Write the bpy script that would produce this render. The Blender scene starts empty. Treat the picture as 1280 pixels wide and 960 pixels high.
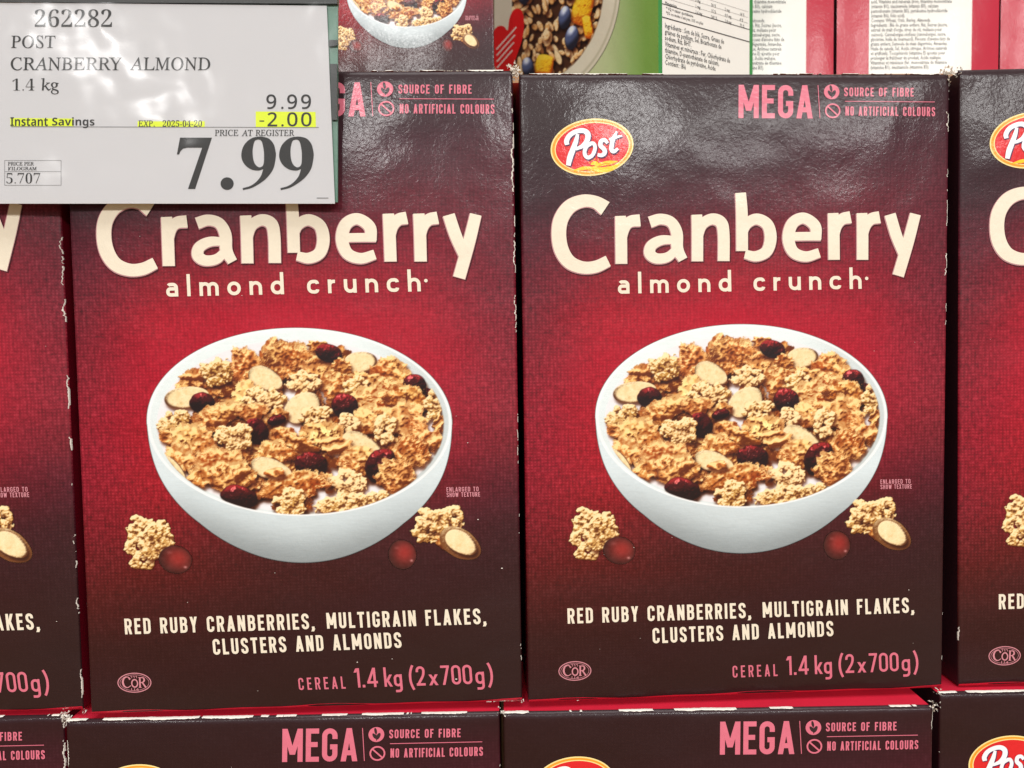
import bpy, math, random
import numpy as np
from mathutils import Matrix, Vector
from mathutils.geometry import tessellate_polygon

# ================================================================ camera, world, lamps, exposure
SC = bpy.context.scene
COL = SC.collection
def RM(rx, ry, rz):
    cx, sx, cy, sy, cz, sz = math.cos(rx), math.sin(rx), math.cos(ry), math.sin(ry), math.cos(rz), math.sin(rz)
    return np.array([[cz, -sz, 0], [sz, cz, 0], [0, 0, 1.]]) @ np.array([[cy, 0, sy], [0, 1, 0], [-sy, 0, cy]]) @ np.array([[1, 0, 0], [0, cx, -sx], [0, sx, cx]])
FPX = 961.0
CAM = np.array([0.0, -0.39160, 0.18525])
CROT = RM(math.radians(-2.808), math.radians(0.769), math.radians(-0.796))
cd = bpy.data.cameras.new('camera'); cam = bpy.data.objects.new('camera', cd); COL.objects.link(cam)
mb = CROT @ np.array([[1, 0, 0], [0, 0, -1], [0, 1, 0.]])
cam.matrix_world = Matrix([[*mb[0], CAM[0]], [*mb[1], CAM[1]], [*mb[2], CAM[2]], [0, 0, 0, 1]])
cd.sensor_width = 36; cd.lens = FPX / 1280 * 36; cd.clip_start = .01; cd.clip_end = 200
cd.dof.use_dof = True; cd.dof.focus_distance = .392; cd.dof.aperture_fstop = 10.0
SC.camera = cam
W_ = bpy.data.worlds.new('World'); SC.world = W_; W_.use_nodes = True
W_.node_tree.nodes['Background'].inputs['Color'].default_value = (1.0, .988, .982, 1)
W_.node_tree.nodes['Background'].inputs['Strength'].default_value = .25
def lamp(name, loc, target, sx, sy, power, col=(1, .985, .965)):
    l = bpy.data.lights.new(name, 'AREA'); l.shape = 'RECTANGLE'; l.size = sx; l.size_y = sy; l.energy = power; l.color = col
    o = bpy.data.objects.new(name, l); COL.objects.link(o); o.location = loc
    o.rotation_euler = (Vector(target) - Vector(loc)).to_track_quat('-Z', 'Y').to_euler()
# ceiling strip lamps of the store: long tubes running down the aisle behind the camera, facing the floor
for x, p in ((-3.35, 240), (-.95, 245), (1.4, 255), (2.7, 170), (4.0, 240)):
    lamp('ceiling_lamp', (x, -6.7, 2.75), (x, -6.7, 0), .16, 1.9, p)
lamp('ceiling_lamp', (.2, -.95, 2.6), (.1, -.3, .1), 2.4, 1.5, 62)
SC.view_settings.view_transform = 'Standard'; SC.view_settings.look = 'None'
SC.view_settings.exposure = 0.0; SC.view_settings.gamma = 1.0
SC.render.engine = 'CYCLES'; SC.cycles.max_bounces = 6; SC.cycles.transparent_max_bounces = 12

# ================================================================ small helpers
def lin(r, g, b):
    f = lambda c: c / 12.92 if c <= .04045 else ((c + .055) / 1.055) ** 2.4
    return (f(r / 255), f(g / 255), f(b / 255))
def lin_np(a):
    a = np.clip(a, 0, 1); return np.where(a <= .04045, a / 12.92, ((a + .055) / 1.055) ** 2.4)
def empty(name, loc, label=None, cat=None, group=None, rot=(0, 0, 0)):
    o = bpy.data.objects.new(name, None); COL.objects.link(o); o.location = loc; o.rotation_euler = rot
    o.empty_display_size = .02
    if label: o['label'] = label
    if cat: o['category'] = cat
    if group: o['group'] = group
    return o
def mesh_obj(name, verts, faces, mat, parent=None, smooth=False, colors=None):
    me = bpy.data.meshes.new(name)
    verts = np.asarray(verts, np.float32).reshape(-1, 3)
    if isinstance(faces, np.ndarray) and faces.ndim == 2:
        n, k = faces.shape
        me.vertices.add(len(verts)); me.vertices.foreach_set('co', verts.ravel())
        me.loops.add(n * k); me.loops.foreach_set('vertex_index', faces.astype(np.int32).ravel())
        me.polygons.add(n); me.polygons.foreach_set('loop_start', np.arange(0, n * k, k, dtype=np.int32))
        me.update(calc_edges=True)
    else:
        me.from_pydata([tuple(map(float, v)) for v in verts], [], [tuple(int(i) for i in f) for f in faces])
    if smooth: me.polygons.foreach_set('use_smooth', np.ones(len(me.polygons), bool))
    if colors is not None:
        at = me.color_attributes.new('ink', 'FLOAT_COLOR', 'POINT'); at.data.foreach_set('color', np.asarray(colors, np.float32).ravel())
    me.update(); me.materials.append(mat)
    o = bpy.data.objects.new(name, me); COL.objects.link(o)
    if parent is not None: o.parent = parent
    return o
def pix_ray(px, py):
    d = CROT @ np.array([(px - 640) / FPX, 1.0, (480 - py) / FPX]); return d
def pix_on_plane(px, py, point, normal):
    d = pix_ray(px, py); t = np.dot(np.asarray(point) - CAM, normal) / np.dot(d, normal); return CAM + t * d

# ---------------------------------------------------------------- materials
def new_mat(name):
    m = bpy.data.materials.new(name); m.use_nodes = True
    return m, m.node_tree, m.node_tree.nodes['Principled BSDF']
def node(nt, t, **kw):
    n = nt.nodes.new(t)
    for k, v in kw.items():
        if k in n.inputs: n.inputs[k].default_value = v
        else: setattr(n, k, v)
    return n
def carton_finish(nt, b, rough=.48, strength=1.0, coat=.28):
    """varnished cardboard: slow ripples of the panel plus an orange-peel surface"""
    L = nt.links
    g = node(nt, 'ShaderNodeNewGeometry')
    n1 = node(nt, 'ShaderNodeTexNoise', Scale=24.0, Detail=1.5); L.new(g.outputs['Position'], n1.inputs['Vector'])
    n2 = node(nt, 'ShaderNodeTexNoise', Scale=520.0, Detail=2.5, Roughness=.55, Distortion=.6); L.new(g.outputs['Position'], n2.inputs['Vector'])
    n3 = node(nt, 'ShaderNodeTexNoise', Scale=95.0, Detail=2.0); L.new(g.outputs['Position'], n3.inputs['Vector'])
    b1 = node(nt, 'ShaderNodeBump', Strength=1.0 * strength, Distance=.0016); L.new(n1.outputs['Fac'], b1.inputs['Height'])
    b3 = node(nt, 'ShaderNodeBump', Strength=1.0 * strength, Distance=.00014); L.new(n3.outputs['Fac'], b3.inputs['Height']); L.new(b1.outputs['Normal'], b3.inputs['Normal'])
    b2 = node(nt, 'ShaderNodeBump', Strength=1.0 * strength, Distance=.000085); L.new(n2.outputs['Fac'], b2.inputs['Height']); L.new(b3.outputs['Normal'], b2.inputs['Normal'])
    L.new(b2.outputs['Normal'], b.inputs['Normal']); L.new(b2.outputs['Normal'], b.inputs['Coat Normal'])
    b.inputs['Roughness'].default_value = rough; b.inputs['Coat Weight'].default_value = coat; b.inputs['Coat Roughness'].default_value = .17; b.inputs['Specular IOR Level'].default_value = .24
    return g
def tinted(nt, g, color_socket, b, amount=.12, scale=60.0):
    """uneven ink: brightness wanders a little"""
    L = nt.links
    n = node(nt, 'ShaderNodeTexNoise', Scale=scale, Detail=3.0); L.new(g.outputs['Position'], n.inputs['Vector'])
    mr = node(nt, 'ShaderNodeMapRange'); mr.inputs['To Min'].default_value = 1 - amount; mr.inputs['To Max'].default_value = 1 + amount
    L.new(n.outputs['Fac'], mr.inputs['Value'])
    mx = node(nt, 'ShaderNodeVectorMath', operation='SCALE'); L.new(color_socket, mx.inputs[0]); L.new(mr.outputs['Result'], mx.inputs['Scale'])
    L.new(mx.outputs['Vector'], b.inputs['Base Color'])
def ink(name, rgb, amount=.08, scale=260.0, alpha=None, **kw):
    m, nt, b = new_mat(name); g = carton_finish(nt, b, **kw)
    c = node(nt, 'ShaderNodeRGB'); c.outputs[0].default_value = (*lin(*rgb), 1)
    tinted(nt, g, c.outputs[0], b, amount, scale)
    if alpha: b.inputs['Alpha'].default_value = alpha
    return m
def attr_mat(name, alpha=False, weave=False):
    m, nt, b = new_mat(name); g = carton_finish(nt, b); L = nt.links
    a = node(nt, 'ShaderNodeAttribute', attribute_name='ink')
    if not weave:
        tinted(nt, g, a.outputs['Color'], b, .03, 400.0)
    else:
        # printed linen: threads both ways, stretched noise broken by a fine lattice; its strength is stored with the ink
        tc = node(nt, 'ShaderNodeTexCoord')
        def stretched(sx, sz, scale):
            mp = node(nt, 'ShaderNodeMapping'); mp.inputs['Scale'].default_value = (sx, 1, sz); L.new(tc.outputs['Object'], mp.inputs['Vector'])
            n = node(nt, 'ShaderNodeTexNoise', Scale=scale, Detail=1.0); L.new(mp.outputs['Vector'], n.inputs['Vector']); return n.outputs['Fac']
        def wave(axis, period, dist):
            w = node(nt, 'ShaderNodeTexWave', bands_direction=axis, wave_profile='SIN'); L.new(tc.outputs['Object'], w.inputs['Vector'])
            w.inputs['Scale'].default_value = .314159 / period; w.inputs['Distortion'].default_value = dist; w.inputs['Detail'].default_value = 2; w.inputs['Detail Scale'].default_value = 1.5
            return w.outputs['Fac']
        def mth(op, x, y):
            q = node(nt, 'ShaderNodeMath', operation=op)
            for i, v in enumerate((x, y)):
                if isinstance(v, (int, float)): q.inputs[i].default_value = v
                else: L.new(v, q.inputs[i])
            return q.outputs[0]
        v = mth('ADD', mth('MULTIPLY', stretched(640, 230, 1.0), .75), mth('MULTIPLY', stretched(230, 700, 1.0), .55))
        v = mth('ADD', v, mth('MULTIPLY', mth('MULTIPLY', wave('X', .0018, 1.5), wave('Z', .0016, 1.5)), .26))
        v = mth('SUBTRACT', v, .72)
        f = mth('ADD', mth('MULTIPLY', mth('MULTIPLY', v, a.outputs['Alpha']), 1.7), 1.0)
        mx = node(nt, 'ShaderNodeVectorMath', operation='SCALE'); L.new(a.outputs['Color'], mx.inputs[0]); L.new(f, mx.inputs['Scale'])
        # light threads are paler, not only brighter
        pale = mth('MULTIPLY', mth('MAXIMUM', mth('MULTIPLY', v, a.outputs['Alpha']), 0.0), .038)
        ad = node(nt, 'ShaderNodeVectorMath', operation='ADD'); L.new(mx.outputs['Vector'], ad.inputs[0]); L.new(pale, ad.inputs[1])
        L.new(ad.outputs['Vector'], b.inputs['Base Color'])
    if alpha: L.new(a.outputs['Alpha'], b.inputs['Alpha'])
    return m
def plain(name, rgb, rough=.6, amount=.06, scale=80, spec=.5):
    m, nt, b = new_mat(name); g = node(nt, 'ShaderNodeNewGeometry')
    c = node(nt, 'ShaderNodeRGB'); c.outputs[0].default_value = (*lin(*rgb), 1)
    tinted(nt, g, c.outputs[0], b, amount, scale); b.inputs['Roughness'].default_value = rough; b.inputs['Specular IOR Level'].default_value = spec
    n = node(nt, 'ShaderNodeTexNoise', Scale=scale * 12, Detail=2.0); nt.links.new(g.outputs['Position'], n.inputs['Vector'])
    bp = node(nt, 'ShaderNodeBump', Strength=.3, Distance=.0002); nt.links.new(n.outputs['Fac'], bp.inputs['Height']); nt.links.new(bp.outputs['Normal'], b.inputs['Normal'])
    return m
M_FRONT = attr_mat('printed_linen_front', weave=True)
M_PICT = attr_mat('printed_picture', alpha=True)
M_RED = ink('red_carton', (204, 36, 60), .10, 45.0)
M_SHADERED = ink('shaded_red_carton', (112, 8, 30), .10, 45.0)  # carton red for the side panels, shade of the gaps put into the colour
M_CREAM = ink('cream_ink', (236, 226, 205), .05)
M_ROSE = ink('rose_edge_ink', (196, 142, 146), .06)
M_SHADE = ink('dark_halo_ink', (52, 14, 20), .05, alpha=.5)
M_PINK = ink('pink_ink', (216, 112, 132), .07)
M_PALE = ink('pale_pink_ink', (208, 138, 148), .07)
M_DARK = ink('dark_plum_ink', (50, 32, 36), .05)
M_EMRED = ink('emblem_red_ink', (218, 36, 40), .05)
M_EMGOLD = ink('emblem_gold_ink', (236, 160, 44), .08)
M_EMCREAM = ink('emblem_cream_ink', (250, 226, 150), .05)
M_EMYEL = ink('emblem_yellow_ink', (248, 208, 44), .06)
M_NAVY = ink('navy_ink', (62, 34, 84), .05)
M_PLUMSIDE = ink('plum_carton_side', (44, 22, 28), .08, 45.0)
M_WHITE = ink('white_ink', (246, 246, 250), .03)
M_PAPERTEAR = plain('torn_white_card', (232, 226, 216), .9, .10, 300, .2)
M_BROWN = plain('grey_card', (120, 110, 100), .9)

# ================================================================ lettering: stroke letters, brush strokes, outlines
class Ink2D:
    """flat print collected in design pixels, each stroke a few microns above the one before"""
    def __init__(s): s.v, s.f, s.l, s.lift = [], [], [], 0
    def poly(s, pts, faces=None):
        k = len(s.v); s.v += [tuple(p) for p in pts]; s.l += [s.lift] * len(pts)
        s.f += [tuple(k + i for i in f) for f in (faces or [range(len(pts))])]; s.lift += 1
    def strip(s, pts, wid, closed=False):
        p = np.array(pts, float); n = len(p); wd = np.broadcast_to(np.asarray(wid, float), (n,))
        d = np.roll(p, -1, 0) - p; d /= np.maximum(np.linalg.norm(d, axis=1), 1e-9)[:, None]
        dp = np.roll(d, 1, 0)
        if not closed: d[-1] = d[-2]; dp[0] = d[0]
        nrm = lambda a: np.stack([-a[:, 1], a[:, 0]], 1)
        m = nrm(d) + nrm(dp); m /= np.maximum(np.linalg.norm(m, axis=1), 1e-9)[:, None]
        c = np.clip((m * nrm(d)).sum(1), .35, 1); off = m * (wd / 2 / c)[:, None]
        a, b = p + off, p - off
        idx = range(n) if closed else range(n - 1)
        s.poly(np.concatenate([a, b]), [(i, (i + 1) % n, n + (i + 1) % n, n + i) for i in idx])
    def brush(s, pts, wid, n=7, dx=0, dy=0, grow=0):
        p, w = catmull(np.array(pts, float), np.broadcast_to(np.asarray(wid, float), (len(pts),)), n)
        s.strip(p + [dx, dy], w + grow)
    def disc(s, cx, cy, rx, ry, rot=0, n=40, a0=0, a1=360):
        t = np.radians(np.linspace(a0, a1, n, endpoint=(a1 - a0) < 360)); c, q = math.cos(math.radians(rot)), math.sin(math.radians(rot))
        x, y = rx * np.cos(t), ry * np.sin(t); s.poly(np.stack([cx + x * c - y * q, cy + x * q + y * c], 1))
    def ring(s, cx, cy, rx, ry, w, rot=0, n=48):
        t = np.linspace(0, 2 * math.pi, n, endpoint=False); c, q = math.cos(math.radians(rot)), math.sin(math.radians(rot))
        x, y = rx * np.cos(t), ry * np.sin(t); s.strip(np.stack([cx + x * c - y * q, cy + x * q + y * c], 1), w, True)
    def outline(s, loops):
        tri = tessellate_polygon([[Vector((x, y, 0)) for x, y in l] for l in loops])
        s.poly([p for l in loops for p in l], [tuple(t) for t in tri])
    def letters(s, txt, p0, p1, h, t, gap=.16, xs=1.0):
        """stroke letters from p0 to p1 (design pixels on the base line), fitted exactly to that width"""
        p0, p1 = np.array(p0, float), np.array(p1, float); L = np.linalg.norm(p1 - p0); ex = (p1 - p0) / L; ey = np.array([ex[1], -ex[0]])
        ws = [GW.get(c, .42) * h for c in txt]; tot = sum(ws) + gap * h * (len(txt) - 1); k = L / tot; x = 0
        for c, w in zip(txt, ws):
            w2 = w * k
            for st in glyph(c, w2, h, t):
                if st[0] == 'P':
                    pp = rounded(st[1], st[2], st[3]); s.strip([p0 + ex * (x + a) + ey * b for a, b in pp], t * (st[4] if len(st) > 4 else 1), st[3])
                elif st[0] == 'D':
                    _, x0, y0, x1, y1 = st; dx = t / 2 * math.hypot(1, (x1 - x0) / (y1 - y0 + 1e-9)); dx = min(dx, t)
                    s.poly([p0 + ex * (x + a) + ey * b for a, b in ((x0 - dx, y0), (x0 + dx, y0), (x1 + dx, y1), (x1 - dx, y1))])
                elif st[0] == 'R':
                    _, x0, y0, x1, y1 = st; s.poly([p0 + ex * (x + a) + ey * b for a, b in ((x0, y0), (x1, y0), (x1, y1), (x0, y1))])
            x += w2 + gap * h * k
    def font(s, txt, x0, y0, x1, y1, off=0.0, shear=0.0, cap=None):
        """built-in font text fitted to the given box of design pixels"""
        cu = bpy.data.curves.new('lettering', 'FONT'); cu.body = txt; cu.offset = off; cu.shear = shear; cu.resolution_u = 3
        o = bpy.data.objects.new('lettering', cu); COL.objects.link(o)
        me = o.evaluated_get(bpy.context.evaluated_depsgraph_get()).to_mesh()
        v = np.array([q.co[:2] for q in me.vertices]); f = [tuple(p.vertices) for p in me.polygons]
        o.evaluated_get(bpy.context.evaluated_depsgraph_get()).to_mesh_clear(); bpy.data.objects.remove(o); bpy.data.curves.remove(cu)
        a, b = v.min(0), v.max(0)
        sx = (x1 - x0) / (b[0] - a[0]); sy = (y1 - y0) / (b[1] - a[1])
        if cap is not None: sy = cap; y1 = y0 + sy * (b[1] - a[1]) if False else y1
        s.poly(np.stack([x0 + (v[:, 0] - a[0]) * sx, y1 - (v[:, 1] - a[1]) * sy], 1), f)
def catmull(p, w, n):
    q = np.concatenate([[2 * p[0] - p[1]], p, [2 * p[-1] - p[-2]]]); ww = np.concatenate([[w[0]], w, [w[-1]]]); o, ow = [], []
    for i in range(1, len(q) - 2):
        for k in range(n):
            t = k / n; a = .5 * np.array([-t ** 3 + 2 * t * t - t, 3 * t ** 3 - 5 * t * t + 2, -3 * t ** 3 + 4 * t * t + t, t ** 3 - t * t])
            o.append(a @ q[i - 1:i + 3]); ow.append(a @ ww[i - 1:i + 3])
    o.append(p[-1]); ow.append(w[-1]); return np.array(o), np.array(ow)
def rounded(pts, r, closed):
    p = [np.array(a, float) for a in pts]; n = len(p); o = []
    for i in range(n):
        if not closed and i in (0, n - 1): o.append(p[i]); continue
        a, b, c = p[i - 1], p[i], p[(i + 1) % n]; la, lc = np.linalg.norm(a - b), np.linalg.norm(c - b)
        fa = 1.0 if (not closed and i == 1) else .5; fc = 1.0 if (not closed and i == n - 2) else .5
        q = min(r, la * fa, lc * fc)
        if q < 1e-6: o.append(b); continue
        s, e = b + (a - b) / la * q, b + (c - b) / lc * q
        for k in range(6):
            t = k / 5; u = .56
            c1, c2 = s + (b - s) * u, e + (b - e) * u
            o.append((1 - t) ** 3 * s + 3 * (1 - t) ** 2 * t * c1 + 3 * (1 - t) * t * t * c2 + t ** 3 * e)
    out = [o[0]]
    for q in o[1:]:
        if np.linalg.norm(q - out[-1]) > 1e-5: out.append(q)
    if closed and np.linalg.norm(out[0] - out[-1]) < 1e-5: out.pop()
    return out
GW = {' ': .24, 'I': .15, 'M': .56, 'W': .62, 'N': .43, 'A': .46, 'L': .35, 'F': .35, 'E': .36, 'T': .40, ',': .14, '.': .14, 'K': .43, '1': .22, '(': .2, ')': .2, '-': .3,
      'l': .17, 'm': .80, 'r': .30, 'a': .50, 'n': .52, 'o': .56, 'd': .54, 'c': .50, 'u': .52, 'h': .52, 'k': .45, 'g': .46, 'x': .42, '4': .48, '7': .42, '0': .45, '2': .44}
def glyph(c, w, h, t):
    m = t / 2; R = (w - t) * .5; r = min(R, h * .3); X = w - m; T = h - m; x = .64 * h
    P = lambda pts, rr=0, cl=False: ('P', pts, rr, cl); D = lambda *a: ('D',) + a; stem = lambda q, y1=h: ('R', q - m, 0, q + m, y1)
    bar = lambda y, a=0, b=None: ('R', a, y - m, w if b is None else b, y + m)
    if c in 'O0': return [P([(m, m), (X, m), (X, T), (m, T)], r, True)]
    if c == 'C': return [P([(X, .66 * h), (X, T), (m, T), (m, m), (X, m), (X, .34 * h)], r)]
    if c == 'G': return [P([(X, .68 * h), (X, T), (m, T), (m, m), (X, m), (X, .52 * h)], r), bar(.52 * h - m, w * .52, w)]
    if c == 'D': return [stem(m), P([(m, T), (X, T), (X, m), (m, m)], r)]
    if c == 'B': return [stem(m), P([(m, T), (X - m * .15, T), (X - m * .15, .53 * h), (m, .53 * h)], r), P([(m, .53 * h), (X, .53 * h), (X, m), (m, m)], r)]
    if c == 'P': return [stem(m), P([(m, T), (X, T), (X, .46 * h), (m, .46 * h)], r)]
    if c == 'R': return [stem(m), P([(m, T), (X, T), (X, .48 * h), (m, .48 * h)], r), D(X, 0, w * .56, .48 * h)]
    if c == 'S': return [P([(X, .70 * h), (X, T), (m, T), (m, .58 * h), (X, .42 * h), (X, m), (m, m), (m, .30 * h)], r)]
    if c == 'U': return [P([(m, h), (m, m), (X, m), (X, h)], r)]
    if c == 'E': return [stem(m), bar(T), bar(m), bar(.52 * h, 0, w * .9)]
    if c == 'F': return [stem(m), bar(T), bar(.52 * h, 0, w * .88)]
    if c == 'L': return [stem(m), bar(m)]
    if c == 'T': return [stem(w / 2), bar(T)]
    if c == 'I': return [stem(w / 2)]
    if c == 'H': return [stem(m), stem(X), bar(.52 * h)]
    if c == 'N': return [stem(m), stem(X), D(m, h, X, 0)]
    if c == 'M': return [stem(m), stem(X), D(m, h, w / 2, .22 * h), D(X, h, w / 2, .22 * h)]
    if c == 'W': return [D(m, h, w * .28, 0), D(w * .28, 0, w / 2, h * .9), D(w / 2, h * .9, w * .72, 0), D(w * .72, 0, X, h)]
    if c == 'A': return [D(m * 1.05, 0, w / 2, h), D(w - m * 1.05, 0, w / 2, h), bar(.26 * h, w * .22, w * .78)]
    if c == 'K': return [stem(m), D(m + t * .6, .42 * h, X - m * .2, h), D(w * .42, .6 * h, X, 0)]
    if c == 'X': return [D(m, 0, X, h), D(X, 0, m, h)]
    if c == 'Y': return [D(w / 2, .42 * h, m, h), D(w / 2, .42 * h, X, h), stem(w / 2, .44 * h)]
    if c == '.': return [('R', w / 2 - m * 1.1, 0, w / 2 + m * 1.1, t * 1.1)]
    if c == ',': return [('R', w / 2 - m, 0, w / 2 + m, t), D(w / 2 - m * .6, -t * .9, w / 2 + m * .4, t * .2)]
    if c == '-': return [bar(.4 * h)]
    if c == '1': return [stem(X), D(m * .4, .78 * h, X - m, h - m * .2)]
    if c == '2': return [P([(m, .70 * h), (m, T), (X, T), (X, .56 * h), (m * 1.3, m)], r), bar(m)]
    if c == '4': return [stem(w * .72), bar(.25 * h), D(m, .25 * h, w * .70, h)]
    if c == '7': return [bar(T), D(w * .3, 0, X, h - t * .5)]
    if c == '(': return [P([(w, 1.06 * h), (m, .8 * h), (m, .06 * h), (w, -.20 * h)], h * .45)]
    if c == ')': return [P([(0, 1.06 * h), (X, .8 * h), (X, .06 * h), (0, -.20 * h)], h * .45)]
    x = .62 * h; r = min(R, x * .5)
    if c == 'l': return [stem(w / 2)]
    if c == 'o': return [P([(m, m), (X, m), (X, x - m), (m, x - m)], r, True)]
    if c == 'a': return [P([(m * 1.4, .80 * x), (m * 1.8, x - m), (X, x - m), (X, 0)], r * .8), P([(X, .56 * x), (m, .56 * x), (m, m), (X, m)], r * .62)]
    if c == 'd': return [P([(m, m), (X, m), (X, x - m), (m, x - m)], r, True), stem(X)]
    if c == 'c': return [P([(X, .70 * x), (X, x - m), (m, x - m), (m, m), (X, m), (X, .30 * x)], r)]
    if c == 'n': return [stem(m, x), P([(m, .5 * x), (m, x - m), (X, x - m), (X, 0)], r)]
    if c == 'h': return [stem(m), P([(m, .5 * x), (m, x - m), (X, x - m), (X, 0)], r)]
    if c == 'u': return [stem(X, x), P([(m, x), (m, m), (X, m), (X, .5 * x)], r)]
    if c == 'm': return [stem(m, x), P([(m, .5 * x), (m, x - m), (w / 2, x - m), (w / 2, 0)], r * .55), P([(w / 2, .5 * x), (w / 2, x - m), (X, x - m), (X, 0)], r * .55)]
    if c == 'r': return [stem(m, x), P([(m, .4 * x), (m, x - m), (w, x - m * 1.2)], w * .6)]
    if c == 'k': return [stem(m), D(m + t * .5, .24 * h, X, x), D(w * .40, .34 * h, X, 0)]
    if c == 'x': return [D(m, 0, X, x * .9), D(X, 0, m, x * .9)]
    if c == 'g': return [P([(m, m), (X, m), (X, x - m), (m, x - m)], r, True), P([(X, x), (X, -.24 * h), (m, -.24 * h)], r * .9)]
    return []
# ---------------------------------------------------------------- printed food pictures (ink colours computed here, stored per vertex)
def fft_noise(h, w, beta, seed, lo=0.0):
    r = np.random.default_rng(seed)
    f = np.fft.rfft2(r.standard_normal((h, w)))
    k = np.hypot(np.fft.fftfreq(h)[:, None], np.fft.rfftfreq(w)[None, :])
    a = np.where(k > lo, 1.0 / np.maximum(k, 1e-6) ** beta, 0)
    n = np.fft.irfft2(f * a, (h, w)); n -= n.mean()
    return n / n.std()
def blur(a, s):
    if s < .3: return a
    h, w = a.shape; p = int(s * 3) + 1
    b = np.pad(a, p, mode='edge')
    k = np.exp(-.5 * (np.arange(-p, p + 1) / s) ** 2); k /= k.sum()
    b = np.apply_along_axis(lambda v: np.convolve(v, k, 'same'), 0, b)
    b = np.apply_along_axis(lambda v: np.convolve(v, k, 'same'), 1, b)
    return b[p:-p, p:-p]
def worley(h, w, cell, seed):
    r = np.random.default_rng(seed); gh, gw = int(h / cell) + 4, int(w / cell) + 4
    jx, jy = r.random((gh, gw)), r.random((gh, gw))
    yy, xx = np.mgrid[0:h, 0:w] / cell + 1.0
    iy, ix = yy.astype(int), xx.astype(int); best = np.full((h, w), 9.0)
    for dy in (-1, 0, 1):
        for dx in (-1, 0, 1):
            a, b = iy + dy, ix + dx
            best = np.minimum(best, np.hypot(b + jx[a, b] - xx, a + jy[a, b] - yy))
    return np.clip(1 - best, 0, 1)
NS = 700
NZ = {'low': fft_noise(NS, NS, 2.0, 1, .004), 'mid': fft_noise(NS, NS, 1.35, 2, .02), 'fine': fft_noise(NS, NS, .7, 3, .06),
      'g1': worley(NS, NS, 11, 4), 'g2': worley(NS, NS, 19, 5)}
def C255(*c): return np.array(c, float) / 255
def sstep(a, b, x):
    t = np.clip((x - a) / (b - a), 0, 1); return t * t * (3 - 2 * t)
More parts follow.
